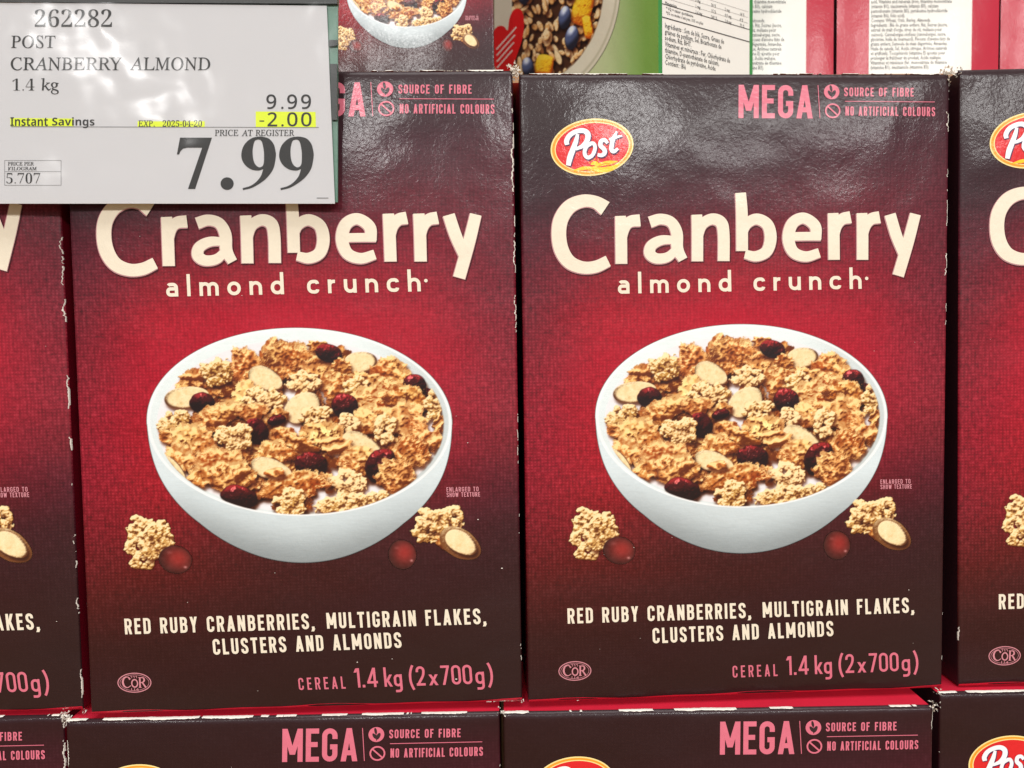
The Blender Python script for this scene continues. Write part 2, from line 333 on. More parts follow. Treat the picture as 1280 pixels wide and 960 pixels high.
class Canvas:
    def __init__(s, x0, y0, x1, y1, step, seed):
        s.x0, s.y0, s.step = x0, y0, step
        s.w, s.h = int((x1 - x0) / step), int((y1 - y0) / step)
        s.rgb = np.zeros((s.h, s.w, 3)); s.a = np.zeros((s.h, s.w)); s.r = np.random.default_rng(seed)
        s.clip = None
        s.Y, s.X = np.mgrid[0:s.h, 0:s.w]; s.X = x0 + (s.X + .5) * step; s.Y = y0 + (s.Y + .5) * step
    def put(s, sl, m, col):
        s.rgb[sl] = s.rgb[sl] * (1 - m[..., None]) + col * m[..., None]
        s.a[sl] = s.a[sl] + m * (1 - s.a[sl])
    def piece(s, kind, cx, cy, rx, ry, rot=0, shadow=.9, tone=0.0, skin=None, shelf=1.0):
        st, r = s.step, s.r
        R = max(rx, ry) * 1.5 + 4
        i0, i1 = max(0, int((cx - R - s.x0) / st)), min(s.w, int((cx + R - s.x0) / st))
        j0, j1 = max(0, int((cy - R - s.y0) / st)), min(s.h, int((cy + R - s.y0) / st))
        if i1 - i0 < 4 or j1 - j0 < 4: return
        sl = (slice(j0, j1), slice(i0, i1)); X, Y = s.X[sl] - cx, s.Y[sl] - cy
        h, w = X.shape; oy, ox = r.integers(0, NS - h if NS > h else 1), r.integers(0, NS - w if NS > w else 1)
        n = {k: v[oy:oy + h, ox:ox + w] for k, v in NZ.items()}
        c_, s_ = math.cos(math.radians(rot)), math.sin(math.radians(rot))
        u, v = (X * c_ + Y * s_) / rx, (-X * s_ + Y * c_) / ry
        d = np.hypot(u, v)
        L = np.array([-.25, -.66, .70]); L /= np.linalg.norm(L)
        big = max(rx, ry)
        if kind == 'flake':
            th = np.arctan2(v, u); e = np.ones_like(d)
            for k in (2, 3, 5, 8, 13):
                e += (.13 / k ** .45) * r.normal() * np.cos(k * th + r.random() * 6.28)
            dd = d / np.clip(e, .55, 1.5) + .05 * n['mid']
            m = sstep(1.0, .93, dd)
            bumps = blur(n['g2'], 1.6) * sstep(-1.2, .5, n['low']) * 2.5 + blur(n['g1'], 1.2) * .7 + blur(n['mid'], 2.0) * .7
            hgt = (1 - np.clip(dd, 0, 1) ** 5) * 2.6 + bumps + 1.6 * n['low'] + .02 * n['fine']
            hgt = hgt + r.normal() * .16 * X + r.normal() * .12 * Y + r.choice((-1, 1)) * 2.6 * (u * u)
            fa = r.random() * 3.14; hgt = hgt + 2.0 * np.sin((u * math.cos(fa) + v * math.sin(fa)) * (3 + 2.5 * r.random()) + 1.3 * n['low'] + r.random() * 6)
            base = C255(226, 156, 82) + blur(n['mid'], 1.5)[..., None] * C255(8, 14, 14) + np.roll(n['low'], 37, 1)[..., None] * C255(15, 28, 24)
            base = base + r.normal() * C255(9, 15, 15) + sstep(.78, 1.0, dd)[..., None] * C255(16, 14, 16)
            hi, lo = C255(254, 220, 150), C255(116, 50, 12)
        elif kind == 'cluster':
            hgt = np.full(d.shape, -6.0); m = np.zeros(d.shape)
            for _ in range(int(16 + big * .55)):
                t, q = r.random() * 6.283, math.sqrt(r.random()) * .86
                px, py = q * math.cos(t), q * math.sin(t)
                gx, gy = (px * rx * c_ - py * ry * s_), (px * rx * s_ + py * ry * c_)
                g = (.17 + .20 * r.random()) * math.sqrt(rx * ry) * 1.15 + .7
                q2 = ((X - gx) ** 2 + ((Y - gy) * 1.15) ** 2) / (g * (1 + .20 * blur(n['mid'], 1.5))) ** 2
                hh = np.where(q2 < 1, g * np.sqrt(np.clip(1 - q2, 0, 1)) * .9 + (1 - q * q) * 3.2 + r.random() * 2.0, -6)
                hgt = np.maximum(hgt, hh); m = np.maximum(m, sstep(1.0, .8, q2))
            hgt = hgt + .45 * blur(n['mid'], 1.2) + 1.1 * blur(n['g1'], 1.0)
            base = C255(222, 176, 108) + n['low'][..., None] * C255(12, 16, 20)
            base = base + (r.random() - .5) * C255(20, 24, 30)
            hi, lo = C255(254, 230, 176), C255(120, 66, 26)
        elif kind in ('almond', 'oat'):
            e = 1 + .10 * u + .02 * n['low']; dd = np.hypot(u, v * e)
            m = sstep(1.0, .95, dd); hgt = (1 - np.clip(dd, 0, 1) ** 8) * 1.8 + .10 * n['mid']
            base = C255(244, 218, 166) + n['mid'][..., None] * C255(5, 6, 8)
            if kind == 'oat': base = base + C255(-10, -42, -62)
            rim = sstep(.80, .92, dd)
            if kind == 'almond' and skin is None: skin = -95; rim = sstep(.88, .95, dd) * .85
            if skin is not None:
                ang = math.radians(skin); side = (X * math.cos(ang) + Y * math.sin(ang)) / big
                rim = rim * sstep(.0, .25, side); 
                base = base * (1 - rim[..., None]) + C255(128, 70, 36) * rim[..., None]
                rim2 = sstep(.72, .98, dd) * sstep(-.3, .5, side); base = base * (1 - .35 * rim2[..., None])
            hi, lo = C255(250, 228, 180), C255(120, 70, 34)
        elif kind in ('berry', 'grape', 'blue'):
            e = 1 + (.10 if kind == 'berry' else .015) * n['low']; dd = d / np.clip(e, .7, 1.3)
            m = sstep(1.0, .93, dd); z = np.sqrt(np.clip(1 - np.clip(dd, 0, 1) ** 2, 0, 1)) * big * .8
            hgt = z + (1.0 if kind == 'berry' else .03) * (np.abs(n['low']) * 2.4 + np.abs(blur(n['mid'], 2.2)) * .35)
            if kind == 'berry': base, hi, lo = C255(66, 12, 14), C255(160, 36, 38), C255(26, 6, 8)
            elif kind == 'grape': base, hi, lo = C255(112, 42, 38), C255(150, 56, 48), C255(54, 36, 28)
            else: base, hi, lo = C255(84, 96, 136), C255(178, 190, 218), C255(34, 32, 46)
            base = np.broadcast_to(base, d.shape + (3,)).copy()
        elif kind == 'fruit':
            dd = np.maximum(np.abs(u), np.abs(v)) * .6 + d * .4 + .04 * n['low']; m = sstep(1.0, .93, dd)
            hgt = (1 - np.clip(dd, 0, 1) ** 4) * 6 + .3 * n['mid']
            base = np.broadcast_to(C255(255, 204, 34), d.shape + (3,)) + sstep(.2, 1, v)[..., None] * C255(-15, -80, 0)
            hi, lo = C255(255, 225, 70), C255(190, 80, 10)
        gy, gx = np.gradient(hgt, st)
        nz = 1 / np.sqrt(gx * gx + gy * gy + 1); lam = (-gx * L[0] - gy * L[1] + L[2]) * nz
        lam = np.clip(lam, -.4, 1)
        ao = np.clip((hgt - blur(hgt, 2.2 / st)) * .30, -1, .5)
        t = (lam - .62) * 1.35 + .62 + ao * .80 - .02 + tone
        if kind == 'flake': t = t + .11 * r.normal() - .26 * v * (.4 + .6 * r.random()) + .16 * sstep(.6, .95, dd) * (v < 0)
        if kind in ('berry', 'grape', 'blue'): t = t * .9 - (.30 if kind == 'berry' else .12) - .25 * np.clip(v, -1, 1)
        hi_w, lo_w = sstep(.72, 1.12, t)[..., None], sstep(.64, -.02, t)[..., None]
        col = base * (1 - hi_w) + hi * hi_w
        col = col * (1 - lo_w) + lo * lo_w
        if kind == 'berry':
            sp = sstep(.90, 1.0, lam) * sstep(.3, 1.3, n['mid'] + .25 * n['fine']); col = col + sp[..., None] * C255(190, 140, 135) * .7
        if kind == 'grape':
            q = np.exp(-1.5 * ((u - .15) ** 2 + (v + .12) ** 2))[..., None]; rimq = sstep(.78, .98, dd)[..., None] * (.3 + .4 * (v < 0))[..., None]
            col = C255(50, 22, 20) * (1 - q) + C255(152, 44, 40) * q; col = col * (1 - rimq * .25) + blur(n['mid'], 2)[..., None] * .014
            col = col + (np.exp(-(((u + .38) / .16) ** 2 + ((v + .42) / .10) ** 2)) * .10 + np.exp(-(((u - .62) / .10) ** 2 + ((v - .42) / .08) ** 2)) * .38)[..., None]
        if kind == 'blue':
            sp = sstep(.8, 1.0, lam); col = col + sp[..., None] * .25
        if s.clip is not None: m = m * s.clip[sl]
        # the shade this piece throws on the pieces under it in the printed photograph
        if shadow > 0:
            p = 1.5 / st; dx, dy = int(2.2 / st), int(4.2 / st)
            sh = np.zeros_like(m); sh[dy:, dx:] = m[:-dy, :-dx]; sh = blur(sh, p) * shadow
            if s.clip is not None: sh = sh * s.clip[sl]
            sh = sh * (s.a[sl] > .5)
            s.rgb[sl] = s.rgb[sl] * (1 - sh[..., None]) + s.rgb[sl] * C255(100, 48, 26) * sh[..., None]
        if kind in ('flake', 'cluster'):
            f = sstep(.5, -.35, hgt - blur(hgt, 4 / st))[..., None] * .35; col = col * (1 - f) + col * C255(150, 92, 58) * f
        s.put(sl, m, np.clip(col, 0, 1))
    def down(s):
        h, w = s.h // 2 * 2, s.w // 2 * 2
        f = lambda a: (a[0:h:2, 0:w:2] + a[1:h:2, 0:w:2] + a[0:h:2, 1:w:2] + a[1:h:2, 1:w:2]) / 4
        A = f(s.a); rgb = f(s.rgb * s.a[..., None]) / np.maximum(A, 1e-4)[..., None]
        return rgb, A
def bowl_picture():
    cv = Canvas(700, 400, 1146, 716, .4, 11); Z = lambda a: a / 3
    X, Y = (cv.X - 740) * 3, (cv.Y - 390) * 3
    full = (slice(None), slice(None))
    d_rim = np.hypot((X - 560) / 549, (Y - 390) / 345)
    top = np.hypot((X - 560) / 549, (Y - 390) / 345); body = np.hypot((X - 560) / 547, (Y - 400) / np.where(Y > 400, 515, 345))
    body = body + .045 * np.clip((Y - 560) / 300, 0, 1) * np.clip(1 - np.abs(Y - 760) / 240, 0, 1)
    inb = np.where(Y > 400, body, top)
    bm = sstep(1.004, .994, inb)
    # outside of the bowl
    k = np.clip((Y - 560) / 360, 0, 1); side = (X - 560) / 549
    lum = .905 - .10 * k - .22 * sstep(.70, 1.02, body) * sstep(.0, .9, k) - .05 * np.abs(side) * k
    brush = blur(np.random.default_rng(5).standard_normal((cv.h, cv.w)), .5); br = np.array([np.convolve(q, np.ones(31) / 31, 'same') for q in brush])
    lum = lum + br * .05
    outc = lum[..., None] * np.array([.945, 1.0, 1.015])
    cv.put(full, bm, np.clip(outc, 0, 1))
    # inner wall and lip
    inner = np.hypot((X - 561) / 528, (Y - 388) / 336)
    ell = np.hypot((X - 560) / 549, (Y - 390) / 345)
    lipm = sstep(1.0, .99, ell); wall = .90 + .05 * sstep(-1, 1, -(Y - 390) / 345) - .10 * sstep(.75, .95, inner) * sstep(.3, .9, side) + br * .03
    cv.put(full, lipm, np.clip(wall[..., None] * np.array([.955, 1.0, 1.0]), 0, 1))
    lip = sstep(.968, .985, ell) * lipm
    cv.put(full, lip * .9, np.broadcast_to(C255(246, 250, 250), (cv.h, cv.w, 3)))
    # milk
    mk = np.hypot((X - 560) / 515, (Y - 405) / 318); mm = sstep(1.0, .985, mk)
    cv.put(full, mm, np.clip((.93 + .02 * br)[..., None] * np.array([1, .99, 1.0]), 0, 1))
    clip = sstep(1.0, .985, np.hypot((X - 562) / 520, (Y - 395) / 338)); cv.clip = clip
    P = lambda kind, x, y, rx, ry, rot=0, **q: cv.piece(kind, 740 + x / 3, 390 + y / 3, rx / 3, ry / 3, rot, **q)
    milk = [(520, 300, 40), (570, 412, 48), (130, 348, 60), (1030, 400, 38), (1025, 520, 38), (820, 632, 48), (680, 585, 38), (430, 706, 45), (610, 685, 40), (75, 430, 30), (190, 620, 30)]
    rr = np.random.default_rng(8)
    for i in range(140):
        t, q = rr.random() * 6.283, math.sqrt(rr.random()) * .93
        x, y = 560 + 495 * q * math.cos(t), 415 + 300 * q * math.sin(t)
        if any(math.hypot(x - a, (y - b) * 1.2) < c + 34 for a, b, c in milk): continue
        P('flake', x, y, 45 + 30 * rr.random(), 32 + 22 * rr.random(), rr.random() * 180, tone=-.30)
    F, K, A, B = 'flake', 'cluster', 'almond', 'berry'
    for q in [(F, 175, 240, 66, 36, -20, dict(tone=-.25)), (F, 470, 112, 38, 26, -30, dict(tone=-.22)), (F, 300, 262, 52, 36, 0, dict(tone=-.35)),
              (A, 160, 300, 84, 40, -8, dict(skin=200)), (B, 218, 317, 54, 46, 10, {}), (K, 275, 208, 64, 50, -20, {}), (F, 378, 180, 56, 76, -15, dict(tone=.03)),
              (F, 535, 165, 100, 74, 10, dict(tone=.06)), (F, 640, 112, 36, 22, 10, dict(tone=-.2)), (F, 640, 195, 72, 44, 0, dict(tone=-.12)), (A, 788, 172, 62, 40, -10, dict(skin=-60)), (B, 684, 143, 48, 32, 10, dict(tone=.12)), (F, 722, 190, 40, 30, 20, dict(tone=-.18)),
              (A, 446, 232, 66, 42, 25, {}), (F, 898, 205, 72, 56, 15, dict(tone=.02)), (F, 690, 258, 54, 54, 0, dict(tone=-.02)), (K, 588, 246, 60, 42, -10, {}),
              (F, 800, 245, 90, 40, 0, dict(tone=.04)), (K, 770, 262, 60, 34, 0, dict(tone=-.02)), (B, 1006, 300, 28, 40, 70, {}), (B, 978, 252, 44, 36, 10, {}), (F, 372, 292, 66, 48, -30, dict(tone=-.02)),
              (K, 440, 308, 76, 42, 0, {}), (F, 850, 300, 110, 62, -10, dict(tone=.1)), (F, 945, 305, 84, 54, 20, dict(tone=.05)), (K, 1046, 320, 24, 66, 10, dict(tone=-.05)),
              (A, 576, 337, 72, 52, -35, dict(tone=.08)), (F, 1060, 400, 20, 40, 15, dict(tone=-.1)), (F, 480, 370, 50, 28, -15, dict(tone=-.1)), (B, 478, 384, 36, 20, -15, dict(tone=-.15)), (F, 270, 368, 96, 50, -20, dict(tone=.04)), (F, 392, 352, 62, 34, 0, {}), (K, 630, 370, 74, 32, 0, {}),
              (B, 728, 332, 46, 44, 0, dict(tone=.1)), (F, 800, 390, 60, 50, 0, dict(tone=-.12)), (K, 110, 402, 68, 56, 20, dict(tone=-.07)), (F, 110, 455, 50, 34, 20, dict(tone=-.2)), (F, 180, 472, 98, 70, -15, dict(tone=.05)),
              (F, 940, 385, 96, 70, 10, dict(tone=.0)), (K, 740, 392, 40, 34, 0, {}), (F, 650, 440, 100, 50, 10, dict(tone=.06)), (K, 875, 420, 42, 58, 0, {}), (F, 1030, 458, 48, 44, 0, dict(tone=.02)),
              (F, 500, 440, 52, 36, 0, dict(tone=-.15)), (B, 412, 428, 44, 48, 0, {}), (K, 325, 442, 66, 62, 0, dict(tone=.03)), (F, 560, 470, 70, 30, 10, dict(tone=-.1)),
              (A, 790, 480, 84, 44, 30, dict(skin=-50)), (F, 962, 500, 66, 66, 0, dict(tone=-.04)), (F, 690, 475, 60, 34, 0, dict(tone=.05)), (F, 470, 500, 66, 50, 0, dict(tone=-.05)), (F, 770, 532, 76, 56, 0, dict(tone=.04)),
              (B, 848, 556, 48, 62, 25, {}), (B, 602, 545, 62, 44, 0, dict(tone=-.03)), (A, 458, 562, 78, 40, 18, {}), (F, 130, 520, 60, 52, 20, {}), (F, 280, 560, 108, 82, 0, dict(tone=.08)), (F, 360, 590, 46, 38, 0, dict(tone=-.25)),
              (A, 112, 562, 62, 20, 52, dict(skin=-40)), (F, 200, 590, 46, 40, 0, dict(tone=-.1)), (F, 660, 610, 44, 34, 30, dict(tone=-.3)), (F, 905, 588, 74, 70, 0, dict(tone=.04)), (K, 730, 612, 64, 50, 0, dict(tone=.06)),
              (F, 540, 622, 136, 50, -4, dict(tone=.05)), (F, 470, 575, 36, 20, 0, dict(tone=.02)), (K, 830, 668, 60, 18, -12, {}), (B, 340, 662, 72, 46, 8, {}), (K, 720, 690, 110, 34, -6, dict(tone=.02)), (K, 532, 688, 68, 52, 0, dict(tone=.06))]:
        P(q[0], *q[1:6], **q[6])
    cv.clip = None
    # front lip over the food
    fl = sstep(.975, .985, ell) * lipm * (Y > 380); cv.put(full, fl * .95, np.broadcast_to(C255(240, 245, 246), (cv.h, cv.w, 3)))
    S = lambda kind, x, y, rx, ry, rot=0, **q: cv.piece(kind, x, y, rx, ry, rot, **q)
    S('cluster', 732, 652, 19, 16, 60, shadow=0); S('cluster', 757, 658, 14, 18, 10); S('cluster', 735, 676, 22, 13, 10); S('cluster', 736, 692, 17, 8, 0, tone=-.12); S('cluster', 748, 666, 22, 22, 0)
    S('grape', 774, 688, 21, 18, 8); S('grape', 1046, 681, 17.5, 18.5, 0, shadow=0)
    S('cluster', 1103, 637, 17, 17, 0, shadow=0); S('cluster', 1079, 647, 18, 22, 10); S('cluster', 1092, 643, 20, 16, 0); S('flake', 1098, 668, 14, 9, 40, tone=-.3)
    S('almond', 1115, 668, 27, 18, 32, skin=120, tone=-.62); S('almond', 1116, 667, 21, 13.2, 34, skin=-30, tone=.14)
    return cv
# ================================================================ the cereal carton
BW, BH, BD, R0 = 0.22137, 0.325, 0.12, .0016
BULGE = .0024
def bulge(x, z):
    s, t = 2 * x / BW, 2 * z / BH - 1
    b = BULGE * np.clip(1 - np.abs(s) ** 2.6, 0, 1) ** .8 * np.clip(1 - np.abs(t) ** 5.0, 0, 1)
    e = np.minimum(BW / 2 - np.abs(x), np.minimum(z, BH - z)); top = np.clip((z - (BH - .0035)) / .0035, 0, 1)
    edge = np.clip((R0 - e) / R0, 0, 1)
    return b - R0 * .6 * (1 - np.sqrt(np.clip(1 - edge ** 2, 0, 1))) - .0011 * top ** 2
# pose of every front carton: anchor x, y, yaw, roll, height factor, anchor side (-1 right edge, 0 centre, 1 left edge)
POSE = {'mid1': (-.1023, -.0010, 1.20, -.13, -.0039, 0), 'mid2': (.1221, .0038, 1.72, -.11, -.0090, 0), 'mid0': (-.2196, .0015, .01, -.17, .029, -1), 'mid3': (.2423, .0086, -.15, -.75, -.0003, 1),
        'low1': (-.1143, -.0054, -.12, .01, -.0062, 0), 'low2': (.1089, -.0067, -.38, .03, -.0069, 0), 'low0': (-.2280, -.0018, 0, 0, -.0033, -1), 'low3': (.2280, .0010, 0, 0, .0018, 1)}
def pose(key):
    x, y, yaw, roll, hs, side = POSE[key]
    M = RM(0, math.radians(roll), math.radians(yaw)); base = 0.0 if key.startswith('mid') else -BH - .0005
    loc = np.array([x, y, base]) + M @ np.array([side * BW / 2, 0, 0])
    return loc, (0, math.radians(roll), math.radians(yaw)), (1, 1, 1 + hs), M
_loc2, _r2, _s2, _M2 = pose('mid2')
def to_face(pts, lift=0.0):
    """design pixels (the fully visible carton as it stands) -> points on the carton's front, in carton coordinates"""
    p = np.asarray(pts, float).reshape(-1, 2)
    d = np.stack([(p[:, 0] - 640) / FPX, np.ones(len(p)), (480 - p[:, 1]) / FPX], 1) @ CROT.T @ _M2
    o = (CAM - _loc2) @ _M2
    y = np.zeros(len(p))
    for _ in range(5):
        t = (y - o[1]) / d[:, 1]; q = o + t[:, None] * d; z = q[:, 2] / _s2[2]; y = -bulge(q[:, 0], z)
    return np.stack([q[:, 0], y - lift, z], 1)
def print_part(name, K, mat, parent, base):
    v = to_face(K.v); v[:, 1] -= base + np.array(K.l) * 3e-6
    return mesh_obj(name, v, K.f, mat, parent)
# ---- background ink of the front, sampled on a coarse grid of design pixels (rows down, columns across)
GX = [655, 760, 915, 1070, 1180]; GY = [90, 150, 200, 250, 300, 350, 400, 450, 500, 550, 600, 650, 700, 750, 800, 875]
GC = [[(50, 33, 37)] * 5, [(48, 31, 35), (48, 31, 35), (51, 32, 37), (58, 32, 40), (66, 34, 42)], [(52, 35, 39), (54, 35, 39), (60, 36, 42), (78, 40, 48), (86, 42, 50)],
      [(60, 38, 43), (70, 36, 43), (88, 36, 46), (104, 40, 50), (100, 42, 52)], [(88, 36, 46), (112, 34, 46), (128, 33, 47), (130, 36, 50), (108, 42, 52)],
      [(108, 40, 50), (146, 32, 46), (164, 32, 48), (152, 36, 50), (118, 42, 53)], [(122, 40, 50), (178, 35, 50), (194, 36, 55), (178, 38, 54), (132, 42, 54)],
      [(136, 40, 51), (184, 35, 52), (196, 36, 55), (184, 38, 55), (142, 44, 56)], [(146, 38, 51), (184, 33, 50), (192, 36, 55), (172, 39, 55), (146, 46, 57)],
      [(150, 37, 51), (178, 31, 48), (182, 34, 50), (152, 36, 50), (124, 43, 52)], [(146, 35, 49), (166, 29, 45), (150, 30, 45), (114, 31, 42), (90, 37, 46)],
      [(130, 31, 45), (138, 25, 40), (106, 27, 37), (78, 33, 39), (65, 37, 41)], [(108, 27, 39), (98, 22, 33), (72, 27, 33), (60, 35, 37), (57, 37, 39)],
      [(82, 25, 33), (72, 24, 30), (60, 33, 35), (57, 37, 37), (55, 39, 39)], [(60, 32, 34), (57, 33, 34), (54, 37, 37), (53, 39, 38), (51, 39, 39)], [(53, 39, 39), (51, 39, 38), (50, 38, 37), (50, 39, 37), (50, 39, 39)]]
GC = np.array(GC, float)
WV = [[.15] * 5, [.15, .12, .15, .25, .4], [.2, .2, .3, .5, .6], [.5, .6, .6, .7, .75], [.85, .8, .7, .75, .85], [1, .8, .55, .7, 1], [1, .65, .3, .5, .95], [1, .5, .3, .5, .95], [1, .6, .3, .6, .95], [1, .75, .4, .7, .9],
      [1, .85, .5, .7, .8], [1, .95, .6, .5, .6], [.95, .9, .6, .35, .4], [.65, .55, .3, .12, .15], [.35, .28, .12, .06, .08], [.15, .1, .05, .05, .05]]
WV = np.array(WV)
def grid_sample(G, px, py):
    def idx(A, v):
        A = np.array(A, float); v = np.clip(v, A[0], A[-1] - 1e-6); i = np.clip(np.searchsorted(A, v, 'right') - 1, 0, len(A) - 2); t = (v - A[i]) / (A[i + 1] - A[i]); return i, t * t * (3 - 2 * t) * .5 + t * .5
    i, s = idx(GY, py); j, t = idx(GX, px)
    if G.ndim == 3: s, t = s[:, None], t[:, None]
    return (G[i, j] * (1 - s) + G[i + 1, j] * s) * (1 - t) + (G[i, j + 1] * (1 - s) + G[i + 1, j + 1] * s) * t
def edge_lines(L, n):
    a = np.linspace(0, L, n); return np.unique(np.concatenate([a, [R0 * k for k in (.15, .4, .7, 1)], [L - R0 * k for k in (.15, .4, .7, 1)], [L - .0035, L - .0025]]).round(6))
def make_carton(name):
    root = empty(name, (0, 0, 0))
    xs, zs = edge_lines(BW, 40) - BW / 2, edge_lines(BH, 58)
    Xg, Zg = np.meshgrid(xs, zs); x, z = Xg.ravel(), Zg.ravel()
    v = np.stack([x, -bulge(x, z), z], 1); nx = len(xs)
    i = (np.arange(len(zs) - 1)[:, None] * nx + np.arange(nx - 1)).ravel(); f = np.stack([i, i + 1, i + nx + 1, i + nx], 1)
    # design pixel of every vertex (projective map of the visible carton)
    wp = (v * [1, 1, _s2[2]]) @ _M2.T + _loc2 - CAM; q = wp @ CROT; px, py = 640 + FPX * q[:, 0] / q[:, 1], 480 - FPX * q[:, 2] / q[:, 1]
    col = np.concatenate([np.clip(lin_np(grid_sample(GC, px, py) / 255) * .84 - np.array([.0066, .0112, .0100]), np.array([.0070, .0030, .0036]), 1), grid_sample(WV, px, py)[:, None]], 1)
    # soft dark ground printed below the bowl
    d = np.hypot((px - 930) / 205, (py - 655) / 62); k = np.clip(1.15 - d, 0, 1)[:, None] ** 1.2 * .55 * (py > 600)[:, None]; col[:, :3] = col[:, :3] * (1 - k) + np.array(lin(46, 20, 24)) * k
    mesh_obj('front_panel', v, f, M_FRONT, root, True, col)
    e = R0 * .55
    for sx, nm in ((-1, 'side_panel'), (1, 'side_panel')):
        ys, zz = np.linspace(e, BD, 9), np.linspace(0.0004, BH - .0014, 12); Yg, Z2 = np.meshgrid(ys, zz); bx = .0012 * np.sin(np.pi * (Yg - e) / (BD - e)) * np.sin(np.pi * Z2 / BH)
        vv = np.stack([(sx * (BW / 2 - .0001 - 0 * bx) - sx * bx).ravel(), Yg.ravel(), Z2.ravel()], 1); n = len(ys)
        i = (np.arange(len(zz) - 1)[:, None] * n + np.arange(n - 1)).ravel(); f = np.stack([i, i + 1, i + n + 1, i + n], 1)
        mesh_obj(nm, vv, f if sx > 0 else f[:, ::-1].copy(), M_SHADERED, root, True)
    a = BW / 2 - .0002
    mesh_obj('back_panel', [(-a, BD, .0004), (a, BD, .0004), (a, BD, BH - .0014), (-a, BD, BH - .0014)], [(0, 3, 2, 1)], M_RED, root)
    zt = BH - .0014
    nf = 24; xx = np.linspace(-a, a, nf); sag = .0006 * np.sin(np.linspace(0, 9, nf))
    mesh_obj('top_flap', np.concatenate([np.stack([xx, np.full(nf, .0016), np.full(nf, zt + .0004)], 1), np.stack([xx, np.full(nf, BD * .56), zt + .0006 + sag * .3], 1)]), np.array([(k, k + 1, nf + k + 1, nf + k) for k in range(nf - 1)]), M_RED, root)
    mesh_obj('top_flap', [(-a, BD * .5, zt), (a, BD * .5, zt), (a, BD, zt), (-a, BD, zt)], [(0, 1, 2, 3)], M_RED, root)
    wz = .0008 * np.sin(xx * 55 + 1) + .0006 * np.sin(xx * 130)
    mesh_obj('bottom_flap', np.concatenate([np.stack([xx, np.full(nf, -.0002), .0013 + wz * .5], 1), np.stack([xx, np.full(nf, .0004), np.full(nf, .0001)], 1), np.stack([xx, np.full(nf, BD), np.full(nf, .0001)], 1)]), np.array([(k, k + 1, nf + k + 1, nf + k) for k in range(nf - 1)] + [(nf + k, nf + k + 1, 2 * nf + k + 1, 2 * nf + k) for k in range(nf - 1)]), M_RED, root)
    return root
